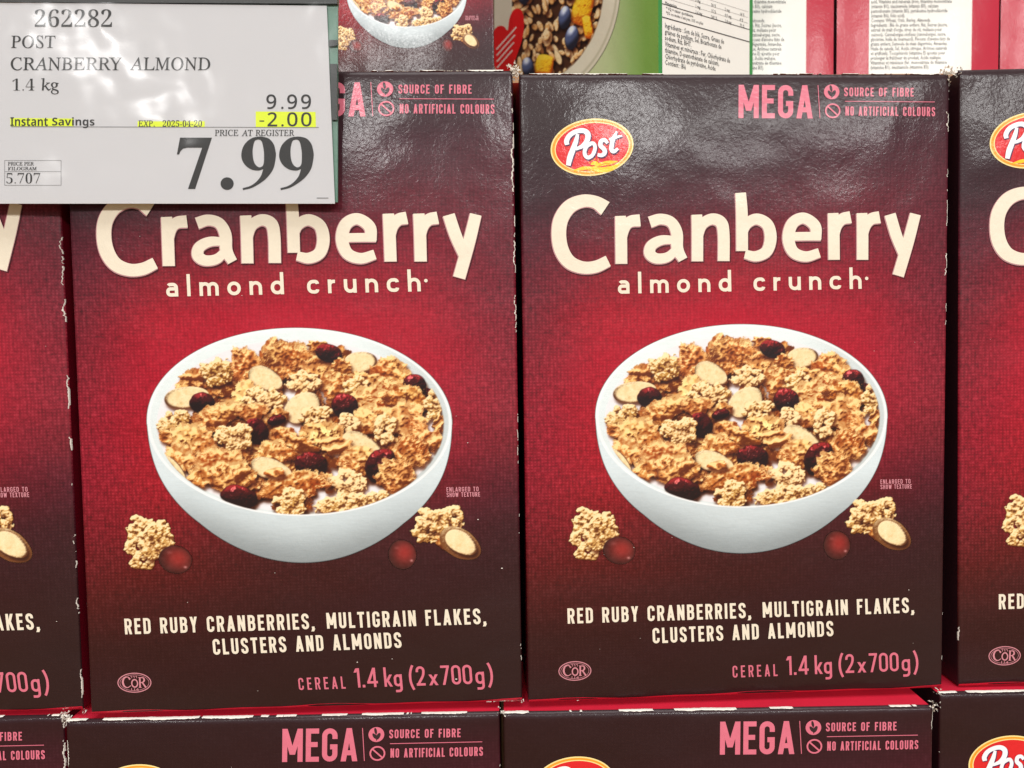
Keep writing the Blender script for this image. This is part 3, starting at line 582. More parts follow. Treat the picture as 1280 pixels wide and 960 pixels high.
def carton_print(root):
    # ---- picture of the bowl
    cv = bowl_picture(); rgb, A = cv.down(); h, w = A.shape; st = cv.step * 2
    yy, xx = np.mgrid[0:h, 0:w]; px, py = cv.x0 + (xx + .5) * st, cv.y0 + (yy + .5) * st
    picture_mesh('bowl_picture', px, py, rgb, A, lambda p: to_face(p, 4e-5), root)
    # ---- claims at the top
    K = Ink2D(); K.letters('MEGA', (923, 147.6), (1016, 148.2), 41.6, 6.3, gap=.085); print_part('headline_lettering', K, M_PINK, root, 6e-5)
    K = Ink2D(); K.letters('SOURCE OF FIBRE', (1055, 120.4), (1142, 120.9), 11, 1.75); K.letters('NO ARTIFICIAL COLOURS', (1056.5, 144.6), (1168.5, 145.6), 11.6, 1.75)
    K.strip([(1056, 126.8), (1168, 127.6)], .9); K.strip([(1022.2, 106.5), (1024.6, 147.8)], .9)
    K.disc(1039.3, 115, 9.7, 9.3); K.ring(1040.6, 138.7, 8.7, 8.3, 2.0); K.strip([(1034.6, 133.2), (1046.6, 144.2)], 1.9); cl = print_part('claims_lettering', K, M_PINK, root, 6e-5)
    K = Ink2D(); K.disc(1041.6, 117.2, 2.3, 4.6, 28); K.disc(1037.2, 117.0, 1.9, 4.2, -34); K.disc(1038.4, 110.6, 1.6, 4.0, -12); K.strip([(1038.6, 112), (1039.6, 122.6)], .9); print_part('leaf_icon', K, M_DARK, cl, 3e-4)
    # ---- emblem
    em = Ink2D(); em.disc(740, 184, 52, 35.6, -7, 56); e0 = print_part('brand_emblem', em, M_EMCREAM, root, 6e-5)
    K = Ink2D(); K.disc(740, 184, 50.2, 33.9, -7, 56); print_part('gold_ring', K, M_EMGOLD, e0, 8e-5)
    K = Ink2D(); K.disc(740.3, 184, 47.2, 31.2, -7, 56); print_part('inner_ring', K, M_EMCREAM, e0, 10e-5)
    K = Ink2D(); K.disc(740.3, 184, 45.9, 30.0, -7, 56); print_part('red_oval', K, M_EMRED, e0, 12e-5)
    Q = lambda *p: [(680 + a / 10.667, 140 + b / 10.667) for a, b in p]
    K = Ink2D(); K.disc(743.5, 206.4, 5.2, 5.0, 0, 20, 180, 360)
    K.brush(Q((400, 780), (520, 752), (640, 758), (760, 772), (900, 750), (1010, 690)), [1.5, 4.4, 5.4, 6.4, 6.0, 2.0]); K.brush(Q((640, 742), (760, 700), (860, 676), (980, 660)), [1.2, 4.5, 4.8, 1.5])
    for a in (200, 235, 270, 305, 340): c, s = math.cos(math.radians(a)), math.sin(math.radians(a)); K.strip([(743.5 + 6 * c, 206 + 6 * s), (743.5 + 8 * c, 206 + 8 * s)], .8)
    print_part('sun_and_field', K, M_EMYEL, e0, 16e-5)
    K = Ink2D(); K.brush(Q((470, 790), (600, 765), (700, 790)), [.4, 1.1, .4]); K.brush(Q((700, 735), (800, 690), (880, 690)), [.4, 1.2, .4]); K.brush(Q((820, 740), (880, 700), (950, 690)), [.4, 1.1, .4]); print_part('furrows', K, M_EMGOLD, e0, 24e-5)
    def post(K, dx, dy, g=0):
        K.brush(Q((308, 440), (300, 385), (345, 310), (430, 262), (520, 250), (580, 290), (578, 370), (520, 450), (420, 500)), np.array([60, 66, 62, 60, 64, 70, 70, 58, 38]) / 10.667, 6, dx, dy, g)
        K.brush(Q((448, 296), (425, 390), (385, 500), (345, 610), (322, 716)), np.array([40, 60, 72, 76, 62]) / 10.667, 6, dx, dy, g)
        K.strip(np.array(catmull(np.array(Q((628, 420), (560, 470), (540, 560), (585, 610), (650, 570), (680, 480), (660, 425), (628, 420))), np.ones(8), 5)[0][:-1]) + [dx, dy], 50 / 10.667 + g, True)
        K.brush(Q((845, 420), (810, 378), (760, 390), (752, 450), (800, 500), (806, 550), (765, 580), (712, 572)), np.array([40, 50, 54, 58, 60, 58, 50, 44]) / 10.667, 6, dx, dy, g)
        K.brush(Q((968, 262), (935, 330), (905, 420), (896, 500), (930, 530), (985, 490)), np.array([26, 44, 56, 58, 50, 36]) / 10.667, 6, dx, dy, g)
        K.brush(Q((868, 372), (940, 345), (1038, 318)), np.array([34, 38, 22]) / 10.667, 6, dx, dy, g)
    K = Ink2D(); post(K, 1.0, 1.1, .6); print_part('lettering_shadow', K, M_NAVY, e0, 30e-5)
    K = Ink2D(); post(K, 0, 0); print_part('emblem_lettering', K, M_WHITE, e0, 40e-5)
    # ---- the big title
    T = [([(222, 104), (190, 84), (150, 80), (108, 98), (80, 138), (73, 188), (82, 238), (108, 276), (150, 293), (192, 290), (231, 272)], [48, 40, 40, 44, 46, 46, 46, 43, 39, 38, 36]),
         ([(270, 128), (272, 180), (273, 281)], [34, 37, 37]), ([(273, 205), (284, 165), (302, 146), (333, 142)], [30, 33, 36, 38]),
         ([(364, 148), (398, 138), (432, 148), (450, 182), (452, 232), (470, 268)], [36, 34, 34, 37, 37, 30]), ([(452, 206), (404, 205), (370, 222), (364, 248), (386, 264), (424, 258), (454, 226)], [24, 30, 34, 36, 33, 30, 22]),
         ([(514, 124), (516, 180), (516, 273)], [34, 36, 36]), ([(516, 205), (530, 158), (562, 138), (592, 150), (600, 190), (600, 272)], [28, 33, 35, 38, 37, 37]),
         ([(654, 54), (658, 120), (659, 240)], [34, 37, 37]), ([(659, 190), (674, 154), (706, 138), (740, 156), (750, 198), (738, 240), (704, 257), (668, 250)], [26, 32, 35, 37, 38, 36, 33, 28]),
         ([(806, 194), (860, 193), (911, 193)], [27, 27, 27]), ([(895, 202), (892, 160), (856, 135), (820, 152), (807, 198), (822, 242), (862, 258), (906, 246)], [34, 36, 35, 37, 38, 36, 33, 30]),
         ([(950, 119), (952, 180), (953, 268)], [34, 36, 36]), ([(953, 200), (962, 160), (980, 138), (1006, 132)], [28, 32, 36, 38]),
         ([(1042, 119), (1044, 180), (1044, 268)], [34, 36, 36]), ([(1044, 200), (1054, 160), (1072, 138), (1099, 132)], [28, 32, 36, 38]),
         ([(1132, 123), (1152, 190), (1180, 262)], [36, 36, 32]), ([(1213, 122), (1190, 210), (1158, 319)], [34, 36, 36])]
    def title(K, dx=0, dy=0, g=0):
        for p, w in T: K.brush([(670 + a / 2.56, 220 + b / 2.56) for a, b in p], np.array(w) / 2.56, 7, dx, dy, g)
    K = Ink2D(); title(K, 0, 0, 0); t0 = print_part('title_lettering', K, M_CREAM, root, 30e-5)
    K = Ink2D(); title(K, -.35, .5, 1.5); print_part('lettering_edge', K, M_ROSE, t0, 20e-5)
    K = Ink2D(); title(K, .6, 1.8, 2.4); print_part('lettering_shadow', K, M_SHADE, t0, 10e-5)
    K = Ink2D(); K.letters('almond crunch', (772.5, 367.2), (1077, 361.0), 27, 4.1, gap=.36); K.disc(1083.2, 348, 2.1, 2.1); print_part('subtitle_lettering', K, M_CREAM, root, 6e-5)
    # ---- lower text
    K = Ink2D(); K.letters('RED RUBY CRANBERRIES,', (709.7, 779.6), (938.4, 772.3), 19.2, 3.1); K.letters('MULTIGRAIN FLAKES,', (953.5, 771.8), (1142, 765.6), 19.2, 3.1)
    K.letters('CLUSTERS AND ALMONDS', (816, 804), (1041.5, 794.8), 19.2, 3.1); print_part('ingredients_lettering', K, M_CREAM, root, 6e-5)
    K = Ink2D(); K.letters('CEREAL', (916, 847), (972, 844.9), 14.8, 1.9, gap=.30); yb = lambda x: 843.8 - .0354 * (x - 983)
    for tx, xa, xb in (('1.4', 984, 1011), ('kg', 1018.6, 1040), ('(', 1048.4, 1053.6), ('2', 1057, 1067.6), ('x', 1072, 1082.6), ('700', 1086.4, 1123.4), ('g', 1127.2, 1137.6), (')', 1142.6, 1148)): K.letters(tx, (xa, yb(xa)), (xb, yb(xb)), 23.6, 2.9, gap=.09)
    print_part('weight_lettering', K, M_PINK, root, 6e-5)
    K = Ink2D(); K.letters('ENLARGED TO', (1100.5, 605), (1138, 604.2), 5.6, .85); K.letters('SHOW TEXTURE', (1100.5, 611.4), (1139.5, 610.6), 5.6, .85); print_part('small_lettering', K, M_PALE, root, 6e-5)
    K = Ink2D(); K.ring(718.6, 838.6, 20, 11.6, 1.1, -2); K.ring(718.6, 838.6, 17.6, 9.6, .45, -2)
    K.brush([(713.6, 834.6), (710.8, 831.8), (706.6, 833), (704.6, 837.6), (706, 842.6), (710, 844.6), (714.2, 842.2)], [2.2, 1.0, 1.6, 2.4, 2.0, 1.1, .8]); K.ring(718.9, 839.4, 3.5, 4.6, 1.5)
    K.strip([(725.3, 832), (725.3, 844.6)], 1.9); K.brush([(725, 832.4), (729.4, 832.6), (730.6, 835.6), (728.6, 838), (725.4, 838.4)], [1, 1.3, 2, 1.3, .9]); K.strip([(728, 838), (732.4, 844.6)], 1.8); K.strip([(723.6, 844.4), (727.2, 844.4)], .7); K.strip([(723.6, 832.2), (726, 832.2)], .7)
    K.font('114', 714.6, 845.2, 723.4, 848.4)
    for q in (715, 718, 721): K.strip([(q - 1, 830.6), (q + 1, 830.6)], .6); K.strip([(q + .7, 830.6), (q + .7, 833)], .6)
    print_part('kosher_mark', K, M_PALE, root, 6e-5)
def picture_mesh(name, px, py, rgb, A, to3d, parent):
    h, w = A.shape; al = np.clip((A - .04) / .92, 0, 1)
    keep = (al[:-1, :-1] + al[1:, :-1] + al[:-1, 1:] + al[1:, 1:]) > .02
    j, i = np.nonzero(keep); a = j * w + i; q = np.stack([a + w, a + w + 1, a + 1, a], 1)
    used, inv = np.unique(q, return_inverse=True); q = inv.reshape(q.shape)
    P = np.stack([px.ravel()[used], py.ravel()[used]], 1)
    col = np.concatenate([lin_np(rgb.reshape(-1, 3)[used]), al.ravel()[used][:, None]], 1)
    return mesh_obj(name, to3d(P), q, M_PICT, parent, True, col)
# ---- worn white edges: torn card standing just proud of the carton's arrises
def worn_edges(root, spec, seed):
    r = random.Random(seed)
    for edge, a0, a1, dens, wid in spec:
        V, Fc = [], []; L = BH if edge in 'lr' else BW; s = a0 * L; ph = r.random() * 99
        rs = np.random.default_rng(seed * 7 + ord(edge)); nb = np.convolve(rs.standard_normal(2000), np.ones(23) / 4.8, 'same'); nf = rs.standard_normal(2000)
        step = .0005; k = 0; prev = None
        while s < a1 * L:
            k += 1; amt = (nb[k] * .62 + nf[k] * .10 + (dens - .5) * 2.2 - (.22 if edge in 'lr' else .05))
            if amt > 0:
                wd = wid * (.75 if edge in 'lr' else .62) * min(1.2, .03 + amt * .85) * (.75 + .35 * r.random()); sh = (nb[(k * 3) % 2000]) * wid * .18; out = .00035 + .0003 * r.random()
                if edge in 'lr':
                    sg = 1 if edge == 'r' else -1; w2 = .00018 + wd * .42 * (.5 + r.random()); c2 = max(0.0, (nf[k // 2] * .35 + nb[(k * 3) % 2000] * .7) * wid * .35 + wid * .18)
                    xi = BW / 2 - c2 - w2; xo = min(BW / 2 + .00015, BW / 2 - c2 + w2 * .4); zc = s + .00025 * nf[k + 7]; q3 = lambda q: -float(bulge(np.array([min(q, BW / 2)]), np.array([min(max(s, .004), BH - .004)]))[0]) - .00012
                    row = [(sg * xo, q3(xo) + .0002, zc), (sg * (xo + xi) / 2, q3((xo + xi) / 2) - .00012, zc + .0001), (sg * xi, q3(xi), zc)]
                else:
                    x = s - BW / 2; row = [(x, .0022 + abs(sh), BH + .00005), (x, .0008, BH + .0001), (x + .0002 * nf[k], -.0001 + .0006, BH - wd * .9)]
                    if edge == 'b': row = [(x, .0005, -.0001), (x, -.0001, .0002), (x, -.0002, wd)]
                n = len(V); V += row
                if prev is not None: Fc += [(prev, n, n + 1, prev + 1), (prev + 1, n + 1, n + 2, prev + 2)]
                prev = n
            else: prev = None
            s += step
        if Fc: mesh_obj('worn_edge', V, Fc, M_PAPERTEAR, root)['kind'] = 'stuff'
def dust(root, seed, n=16):
    r = random.Random(seed); V, Fc = [], []
    for _ in range(n):
        x, z, q = (r.random() - .5) * BW * .94, BH * (.03 + .94 * r.random() ** 1.3), .00012 + .00028 * r.random() ** 3; a = r.random() * 3
        y = -float(bulge(np.array([x]), np.array([z]))[0]) - .0007; k = len(V)
        V += [(x + q * (1 + .8 * r.random()) * math.cos(a + t), y, z + q * math.sin(a + t) * (.5 + .5 * r.random())) for t in (0, 1.3, 2.4, 3.6, 5)]; Fc.append(tuple(range(k, k + 5))[::-1])
    mesh_obj('dust_speck', V, Fc, M_PAPERTEAR, root)['kind'] = 'stuff'
def torn_corner(root, cx, cz, seed, n=26, size=.0032):
    r = random.Random(seed); V, Fc = [], []
    for k in range(n):
        a = r.random() * 6.283; q = r.random() ** .7 * size; x, z = cx + q * math.cos(a) * .8, cz + q * math.sin(a); y = -.0006 + r.random() * .004; l = size * (.18 + .4 * r.random()); b = r.random() * 6.283
        n0 = len(V); V += [(x, y, z), (x + l * math.cos(b), y - r.random() * .0015, z + l * math.sin(b)), (x + l * .5 * math.cos(b + 1.3), y - r.random() * .001, z + l * .5 * math.sin(b + 1.3)), (x + l * .7 * math.cos(b + .7), y + .0006, z + l * .7 * math.sin(b + .7))]
        Fc += [(n0, n0 + 1, n0 + 3), (n0, n0 + 3, n0 + 2)]
    mesh_obj('torn_corner', V, Fc, M_PAPERTEAR, root)['kind'] = 'stuff'
def copy_tree(o, parent=None):
    c = o.copy(); COL.objects.link(c)
    if parent is not None: c.parent = parent
    for ch in list(o.children): copy_tree(ch, c)
    return c
# ---- the stacked cartons of the front
proto = make_carton('cereal_box'); carton_print(proto)
GROUP = 'cranberry cereal boxes stacked facing the camera'
FRONT = [('mid2', 'dark red cranberry cereal box seen whole, right of the white price sign'), ('mid1', 'dark red cranberry cereal box partly covered by the hanging white price sign'),
         ('mid0', 'cranberry cereal box cut off by the left picture edge under the price sign'), ('mid3', 'cranberry cereal box of the same row cut off by the right picture edge'),
         ('low1', 'cranberry cereal box in the bottom row under the box with the price sign'), ('low2', 'cranberry cereal box in the bottom row under the box seen whole'),
         ('low0', 'cranberry cereal box in the bottom left corner of the picture'), ('low3', 'cranberry cereal box in the bottom right corner, its oval emblem just showing')]
WORN = {'mid2': [('r', .68, 1, .74, .0019), ('r', .60, .68, .5, .0012), ('r', .02, .14, .42, .0008), ('r', .44, .60, .18, .0012), ('t', .02, .98, .56, .0009), ('l', .9, 1, .3, .0006), ('b', .0, .12, .4, .0008)],
        'mid1': [('r', .55, 1, .72, .0017), ('r', .0, .12, .55, .0008), ('r', .12, .55, .40, .0006), ('t', .55, .98, .55, .0010), ('b', .9, 1, .5, .0008), ('l', .0, .05, .5, .0007)],
        'mid0': [('r', .45, .85, .60, .0014), ('r', .0, .45, .50, .0011)], 'mid3': [('l', .02, .12, .35, .0008), ('t', .1, .9, .5, .0006), ('b', .0, .5, .3, .0006)],
        'low1': [('t', .0, .5, .75, .0012), ('t', .5, .95, .55, .0008), ('l', .8, 1, .6, .0012), ('r', .8, 1, .5, .0007)], 'low2': [('t', .0, .62, .62, .0011), ('t', .62, 1, .5, .0007), ('r', .85, 1, .6, .0010), ('l', .85, 1, .3, .0005)],
        'low0': [('r', .75, 1, .72, .0016), ('t', .3, 1, .35, .0007)], 'low3': [('t', .0, 1, .55, .0009), ('l', .9, 1, .4, .0008)]}
CORN = {'mid2': [(1, 1, 44), (-1, 1, 20)], 'mid1': [(1, 1, 50), (1, 0, 10)], 'mid0': [(1, 0, 10)], 'mid3': [(-1, 1, 16)], 'low1': [(-1, 1, 18), (1, 1, 10)], 'low2': [(1, 1, 26), (-1, 1, 12)], 'low0': [(1, 1, 22)], 'low3': [(-1, 1, 14)]}
SHIFT = {'mid1': -.0016, 'mid0': -.0030, 'low0': -.002, 'low1': -.001}
boxes = {}
for k, (key, lab) in enumerate(FRONT):
    o = proto if k == 0 else copy_tree(proto)
    boxes[key] = o
for k, (key, lab) in enumerate(FRONT):
    o = boxes[key]; loc, rot, sca, M = pose(key); o.location = loc; o.rotation_euler = rot; o.scale = sca
    o['label'] = lab; o['category'] = 'cereal box'; o['group'] = GROUP
    dx = SHIFT.get(key, 0)
    if dx:
        for ch in o.children:
            if ch.name.split('.')[0].endswith(('lettering', 'picture', 'emblem', 'mark')): ch.location.x = dx; ch.location.y = -.00014
    worn_edges(o, WORN[key], 31 + k); dust(o, 900 + k)
    for n_, (sx, top, cnt) in enumerate(CORN[key]): torn_corner(o, sx * BW / 2, BH if top else 0.0, 500 + k * 5 + n_, cnt, .0040 if cnt > 40 else .0030 if cnt > 15 else .0020)
    if key in ('mid3', 'low3'):   # these two show the plum long side of the carton
        sd_ = [c for c in o.children if c.name.startswith('side_panel')][0]; sd_.data = sd_.data.copy(); sd_.data.materials[0] = M_PLUMSIDE
# ================================================================ the setting: shelf tier behind, backdrop, pallet deck
M_CARD = plain('brown_cardboard', (168, 136, 100), .85, .12, 40, .2)
M_DIM = plain('dark_backdrop', (34, 30, 30), .9, .1, 5, .2)
def slab(name, x0, x1, y0, y1, z0, z1, mat, parent=None):
    v = [(x, y, z) for z in (z0, z1) for y in (y0, y1) for x in (x0, x1)]
    return mesh_obj(name, v, [(0, 2, 3, 1), (4, 5, 7, 6), (0, 1, 5, 4), (2, 6, 7, 3), (0, 4, 6, 2), (1, 3, 7, 5)], mat, parent)
TIER = .3300
o = slab('shelf', -.9, .9, .03, .62, TIER - .003, TIER, M_CARD); o['kind'] = 'structure'
o = slab('floor', -3, 3, -3, 3, -BH - .05, -BH - .0010, M_CARD); o['kind'] = 'structure'
o = slab('wall', -1.6, 1.6, .70, .72, -BH, 1.4, M_DIM); o['kind'] = 'structure'  # added dark backdrop, makes the gaps between the boxes read black

# ================================================================ cartons behind the front row
sm = copy_tree(proto); sc = .524
zloc = TIER; y0 = .095
p = pix_on_plane(508, 90, (0, y0, 0), np.array([0, 1., 0]))
sm.name = 'cereal_box'; sm.location = (p[0], y0, TIER); sm.rotation_euler = (0, 0, 0); sm.scale = (sc * .94, sc * .45, sc)
sm['label'] = 'small cranberry cereal box with its printed bowl behind the box under the price sign'; sm['category'] = 'cereal box'; del sm['group']
for ch in list(sm.children):
    if ch.name.split('.')[0] in ('worn_edge', 'torn_corner', 'dust_speck'): bpy.data.objects.remove(ch)
# ---- red cartons turned sideways, with the white ingredients panel
M_PANEL = ink('white_panel_ink', (232, 232, 226), .03, 60, strength=.5)
M_GREY = ink('grey_text_ink', (58, 58, 60), .05)
M_SIDE = ink('rose_red_carton', (184, 34, 58), .06, 40, strength=.6)
YR = .16
def px_x(px, y, py=50): return pix_on_plane(px, py, (0, y, 0), np.array([0, 1., 0]))
TEXT = ["(fer), Ingredients: Whole grain wheat, Rice, Sugars (sugar,", "rice syrup), Dried cranberries, Oats, Almonds, Canola oil,", "acid, Vitamins and minerals (iron, thiamine mononitrate", "(vitamin B1), niacinamide (vitamin B3), calcium", "pantothenate (vitamin B5), pyridoxine hydrochloride", "(vitamin B6), folic acid).", "Contains: Wheat, Oats, Barley, Almonds.",
        "Ingrédients : Blé de grains entiers, Riz, Sucres (sucre,", "extrait de malt d'orge, sirop de riz, mélasse pour", "cuisson), Canneberges séchées (canneberges, sucre,", "glycérine, huile de tournesol), Flocons d'avoine faits de", "grains entiers, Semoule de maïs dégermée, Amandes,",
        "Huile de canola, Sel, Acide citrique, Arômes naturels", "et artificiels, Tocophérols (vitamine E) ajoutés pour", "prolonger la fraîcheur du produit, Acide malique,", "Vitamines et minéraux (fer, mononitrate de thiamine", "(vitamine B1), niacinamide (vitamine B3)."]
def text_lines(K, lines, x, y, dy, size, squeeze=1.0):
    """ragged-right paragraph in metres (x right, y down), letters from the built-in font"""
    for k, s in enumerate(lines):
        cu = bpy.data.curves.new('lettering', 'FONT'); cu.body = s; cu.size = size; cu.resolution_u = 1; cu.offset = .012 * size
        ob = bpy.data.objects.new('lettering', cu); COL.objects.link(ob); dg = bpy.context.evaluated_depsgraph_get(); ev = ob.evaluated_get(dg); me = ev.to_mesh()
        v = np.array([q.co[:2] for q in me.vertices]); f = [tuple(q.vertices) for q in me.polygons]; ev.to_mesh_clear(); bpy.data.objects.remove(ob); bpy.data.curves.remove(cu)
        if s.startswith(('Ingr', 'Cont')): pass
        K.poly(np.stack([x + v[:, 0] * squeeze, y + k * dy - v[:, 1]], 1), f)
def side_carton():
    a, b = px_x(1046, YR), px_x(1250.5, YR); w = b[0] - a[0] - .0013; H, D = .30, .2
    root = empty('cereal_box', (a[0], YR, TIER))
    xs, zs = np.linspace(0, w, 24), np.linspace(0, H, 30); X, Z = np.meshgrid(xs, zs); bl = lambda x, z: .0016 * np.clip(1 - np.abs(2 * x / w - 1) ** 4, 0, 1)
    v = np.stack([X.ravel(), -bl(X, Z).ravel(), Z.ravel()], 1); n = 24; i = (np.arange(29)[:, None] * n + np.arange(n - 1)).ravel()
    mesh_obj('narrow_panel', v, np.stack([i, i + 1, i + n + 1, i + n], 1), M_SIDE, root, True)
    mesh_obj('carton_body', [(x, y, z) for z in (0, H) for y in (.0002, D) for x in (0, w)], [(0, 2, 3, 1), (4, 5, 7, 6), (2, 6, 7, 3), (0, 4, 6, 2), (1, 3, 7, 5)], M_DARK, root)
    p0, p1 = px_x(1085, YR)[0] - a[0], px_x(1213, YR)[0] - a[0]; xs = np.linspace(p0, p1, 12); z0, z1 = .008, .25
    pv = np.concatenate([np.stack([xs, -bl(xs, 0) - .0001, np.full(12, z0)], 1), np.stack([xs, -bl(xs, 0) - .0001, np.full(12, z1)], 1)])
    pan = mesh_obj('ingredients_panel', pv, np.array([(k, k + 1, 13 + k, 12 + k) for k in range(11)]), M_PANEL, root, True)
    K = Ink2D(); zt = px_x(1090, YR, 5.6)[2] - TIER; zb = px_x(1090, YR, 87.5)[2] - TIER; dy = (zt - zb) / 14
    text_lines(K, TEXT, p0 + .0012, -zt - 2 * dy, dy, dy * 1.12, .70)
    V = np.array(K.v); mesh_obj('ingredients_lettering', np.stack([V[:, 0], -bl(V[:, 0], 0) - .0002, -V[:, 1]], 1), K.f, M_GREY, pan)
    return root, w
sd, sw = side_carton(); pit = px_x(1046, YR)[0] - px_x(838, YR)[0]
LABS = ['red cereal box end with white ingredients panel, behind the box seen whole', 'red cereal box end half hidden by the green granola box', 'red cereal box end at the top right picture corner, beyond a dark gap']
for k, dxx in enumerate((0, -pit, pit * 1.005)):
    o = sd if k == 0 else copy_tree(sd); o.location = sd.location + Vector((dxx, 0 if k == 0 else (-.002 if k == 1 else .003), 0)); o.rotation_euler = (0, 0, (0, .012, -.01)[k])
    o['label'] = LABS[k]; o['category'] = 'cereal box'; o['group'] = 'red cereal boxes turned end-on behind the front row'

# ---- green granola carton, seen over its front edge
M_GREEN = ink('green_carton', (104, 168, 62), .10, 25); M_LIME = ink('light_green_carton', (170, 205, 120), .08, 20); M_EDGE = ink('deep_green_carton', (62, 140, 74), .08, 30)
M_HEART = ink('heart_red_ink', (222, 22, 24), .05)
yg = .058; gc = px_x(823, yg); A1 = math.radians(31)
gx, gy_ = np.array([math.cos(A1), math.sin(A1), 0]), np.array([-math.sin(A1), math.cos(A1), 0])
gdepth, gwid, gH = .079, .207, .29
green = empty('granola_box', (gc[0], yg, TIER), 'green granola box with a red heart and printed berries, behind the front row', 'granola box', None, (0, 0, A1))
GO = np.array([gc[0], yg, TIER])
def gl(px, py, face):
    """pixel on a face of the green carton -> carton coordinates"""
    nrm = -gx if face == 'front' else -gy_
    q = pix_on_plane(px, py, GO, nrm) - GO; return np.array([q @ gx, q @ gy_, q[2]])
ny = 20; ys = np.linspace(0, gwid, ny); gv = np.concatenate([np.stack([np.zeros(ny), ys, np.full(ny, z)], 1) for z in np.linspace(0, gH, 24)])
gi = (np.arange(23)[:, None] * ny + np.arange(ny - 1)).ravel(); t = ys / gwid; tt = np.tile(t, 24); zz = gv[:, 2]
k1 = sstep(.02, .30, tt)[:, None]; g_col = lin_np(np.array([124, 170, 78]) / 255)[None] * (1 - k1) + lin_np(np.array([205, 218, 170]) / 255)[None] * k1; k2 = sstep(.62, .95, tt)[:, None]; g_col = g_col * (1 - k2) + lin_np(np.array([120, 128, 100]) / 255)[None] * k2
mesh_obj('front_panel', gv, np.stack([gi, gi + ny, gi + ny + 1, gi + 1], 1), attr_mat('granola_front'), green, False, np.concatenate([g_col, np.ones((len(gv), 1))], 1))
mesh_obj('side_panel', [(0, 0, 0), (gdepth, 0, 0), (gdepth, 0, gH), (0, 0, gH)], [(0, 1, 2, 3)], M_EDGE, green)
mesh_obj('carton_body', [(0, gwid, 0), (gdepth, gwid, 0), (gdepth, gwid, gH), (0, gwid, gH), (gdepth, 0, 0), (gdepth, 0, gH), (0, 0, gH - .0002), (0, 0, .0001)], [(0, 3, 2, 1), (1, 2, 5, 4), (3, 6, 5, 2), (0, 1, 4, 7)], M_EDGE, green)
# white nutrition panel on its narrow side
q = [gl(827, 95, 'side'), gl(936.5, 130, 'side')]
xa, xb = gl(827.5, 50, 'side')[0], gl(936.5, 50, 'side')[0]; off = -.0002
pan = mesh_obj('nutrition_panel', [(xa, off, .004), (xb, off, .004), (xb, off, gH * .93), (xa, off, gH * .93)], [(0, 1, 2, 3)], M_PANEL, green)
K = Ink2D(); zl = lambda py: -gl(829, py, 'side')[2]
z0 = zl(32); dz = (zl(78) - zl(32)) / 6; wS = xb - xa
text_lines(K, ["Ingrédients : Son de blé, Sucre, Gruau de", "graines de psyllium, Sel, Bicarbonate de", "sodium, Riz, BHT.", "Vitamines et minéraux : Fer, Chlorhydrate de", "thiamine, D-pantothénate de calcium,", "Chlorhydrate de pyridoxine, Acide", "Contient : Blé"], xa + .002, z0 + dz * .3, dz, dz * 1.2, .70)
text_lines(K, ["*5% ou moins c'est peu, 15% ou plus", "* VQ = valeur quotidienne"], xa + .003, zl(17), -dz * .75, dz * .72, .8)
for k, row in enumerate((("Manganèse", "1,6 mg", "241 %", "1,8 mg", "72 %"), ("Zinc", "1 mg", "15 %", "0,9 mg", "4 %"), ("Fer", "5 mg", "30 %", "2 mg", "14 %"))):
    for c, s in zip((.03, .36, .54, .70, .88), row): text_lines(K, [s], xa + wS * c, zl(5.2) - k * dz, dz, dz * .8, .75)
    K.poly([(xa + wS * .02, zl(-2.6) - k * dz), (xb - wS * .02, zl(-2.6) - k * dz), (xb - wS * .02, zl(-2.9) - k * dz), (xa + wS * .02, zl(-2.9) - k * dz)])
for py, th in ((5.8, 1.1), (22.6, 1.4)):
    K.poly([(xa, zl(py)), (xb, zl(py)), (xb, zl(py - th)), (xa, zl(py - th))])
V = np.array(K.v); mesh_obj('nutrition_lettering', np.stack([V[:, 0], np.full(len(V), off - .0001), -V[:, 1]], 1), K.f, M_GREY, pan)
# printed granola bowl on its front: coloured like the bowl picture
def granola_picture():
    cv = Canvas(612, -60, 792, 140, .4, 21); full = (slice(None), slice(None)); X, Y = cv.X, cv.Y
    bowl = np.hypot((X - 655) / 122, (Y + 20) / 150)
    m = sstep(1.0, .985, bowl) * (X > 618); cv.put(full, m, np.broadcast_to(C255(226, 222, 200), X.shape + (3,)))
    cv.put(full, sstep(.02, .0, np.abs(bowl - .955)) * .5 * m, np.broadcast_to(C255(170, 168, 140), X.shape + (3,)))
    food = np.hypot((X - 652) / 104, (Y + 18) / 128); cv.clip = sstep(1.0, .97, food) * (X > 640)
    cv.put(full, cv.clip, np.broadcast_to(C255(74, 42, 24), X.shape + (3,)))
    rr = np.random.default_rng(3)
    for _ in range(330):
        x, y = 640 + 112 * rr.random(), -60 + 165 * rr.random(); cv.piece('oat', x, y, 2.2 + 1.6 * rr.random(), 4.5 + 3 * rr.random(), rr.normal() * 28, tone=.04 + .12 * rr.normal(), shadow=.8)
    for a in [('fruit', 728, 8, 13, 24, 14), ('fruit', 735, 34, 6, 14, -10), ('fruit', 680, 82, 11, 14, 12), ('blue', 706, 22, 8, 15, 8), ('blue', 715, 47, 9, 16, 10), ('blue', 660, 84, 8, 13, -6), ('blue', 655, -6, 8, 12, 0), ('berry', 712, -8, 8, 10, 0), ('almond', 741, 52, 3.4, 11, 10), ('almond', 698, 72, 4, 10, -20)]:
        cv.piece(*a)
    return cv
cv = granola_picture(); rgb, A = cv.down(); h, w = A.shape; st = cv.step * 2; yy, xx = np.mgrid[0:h, 0:w]
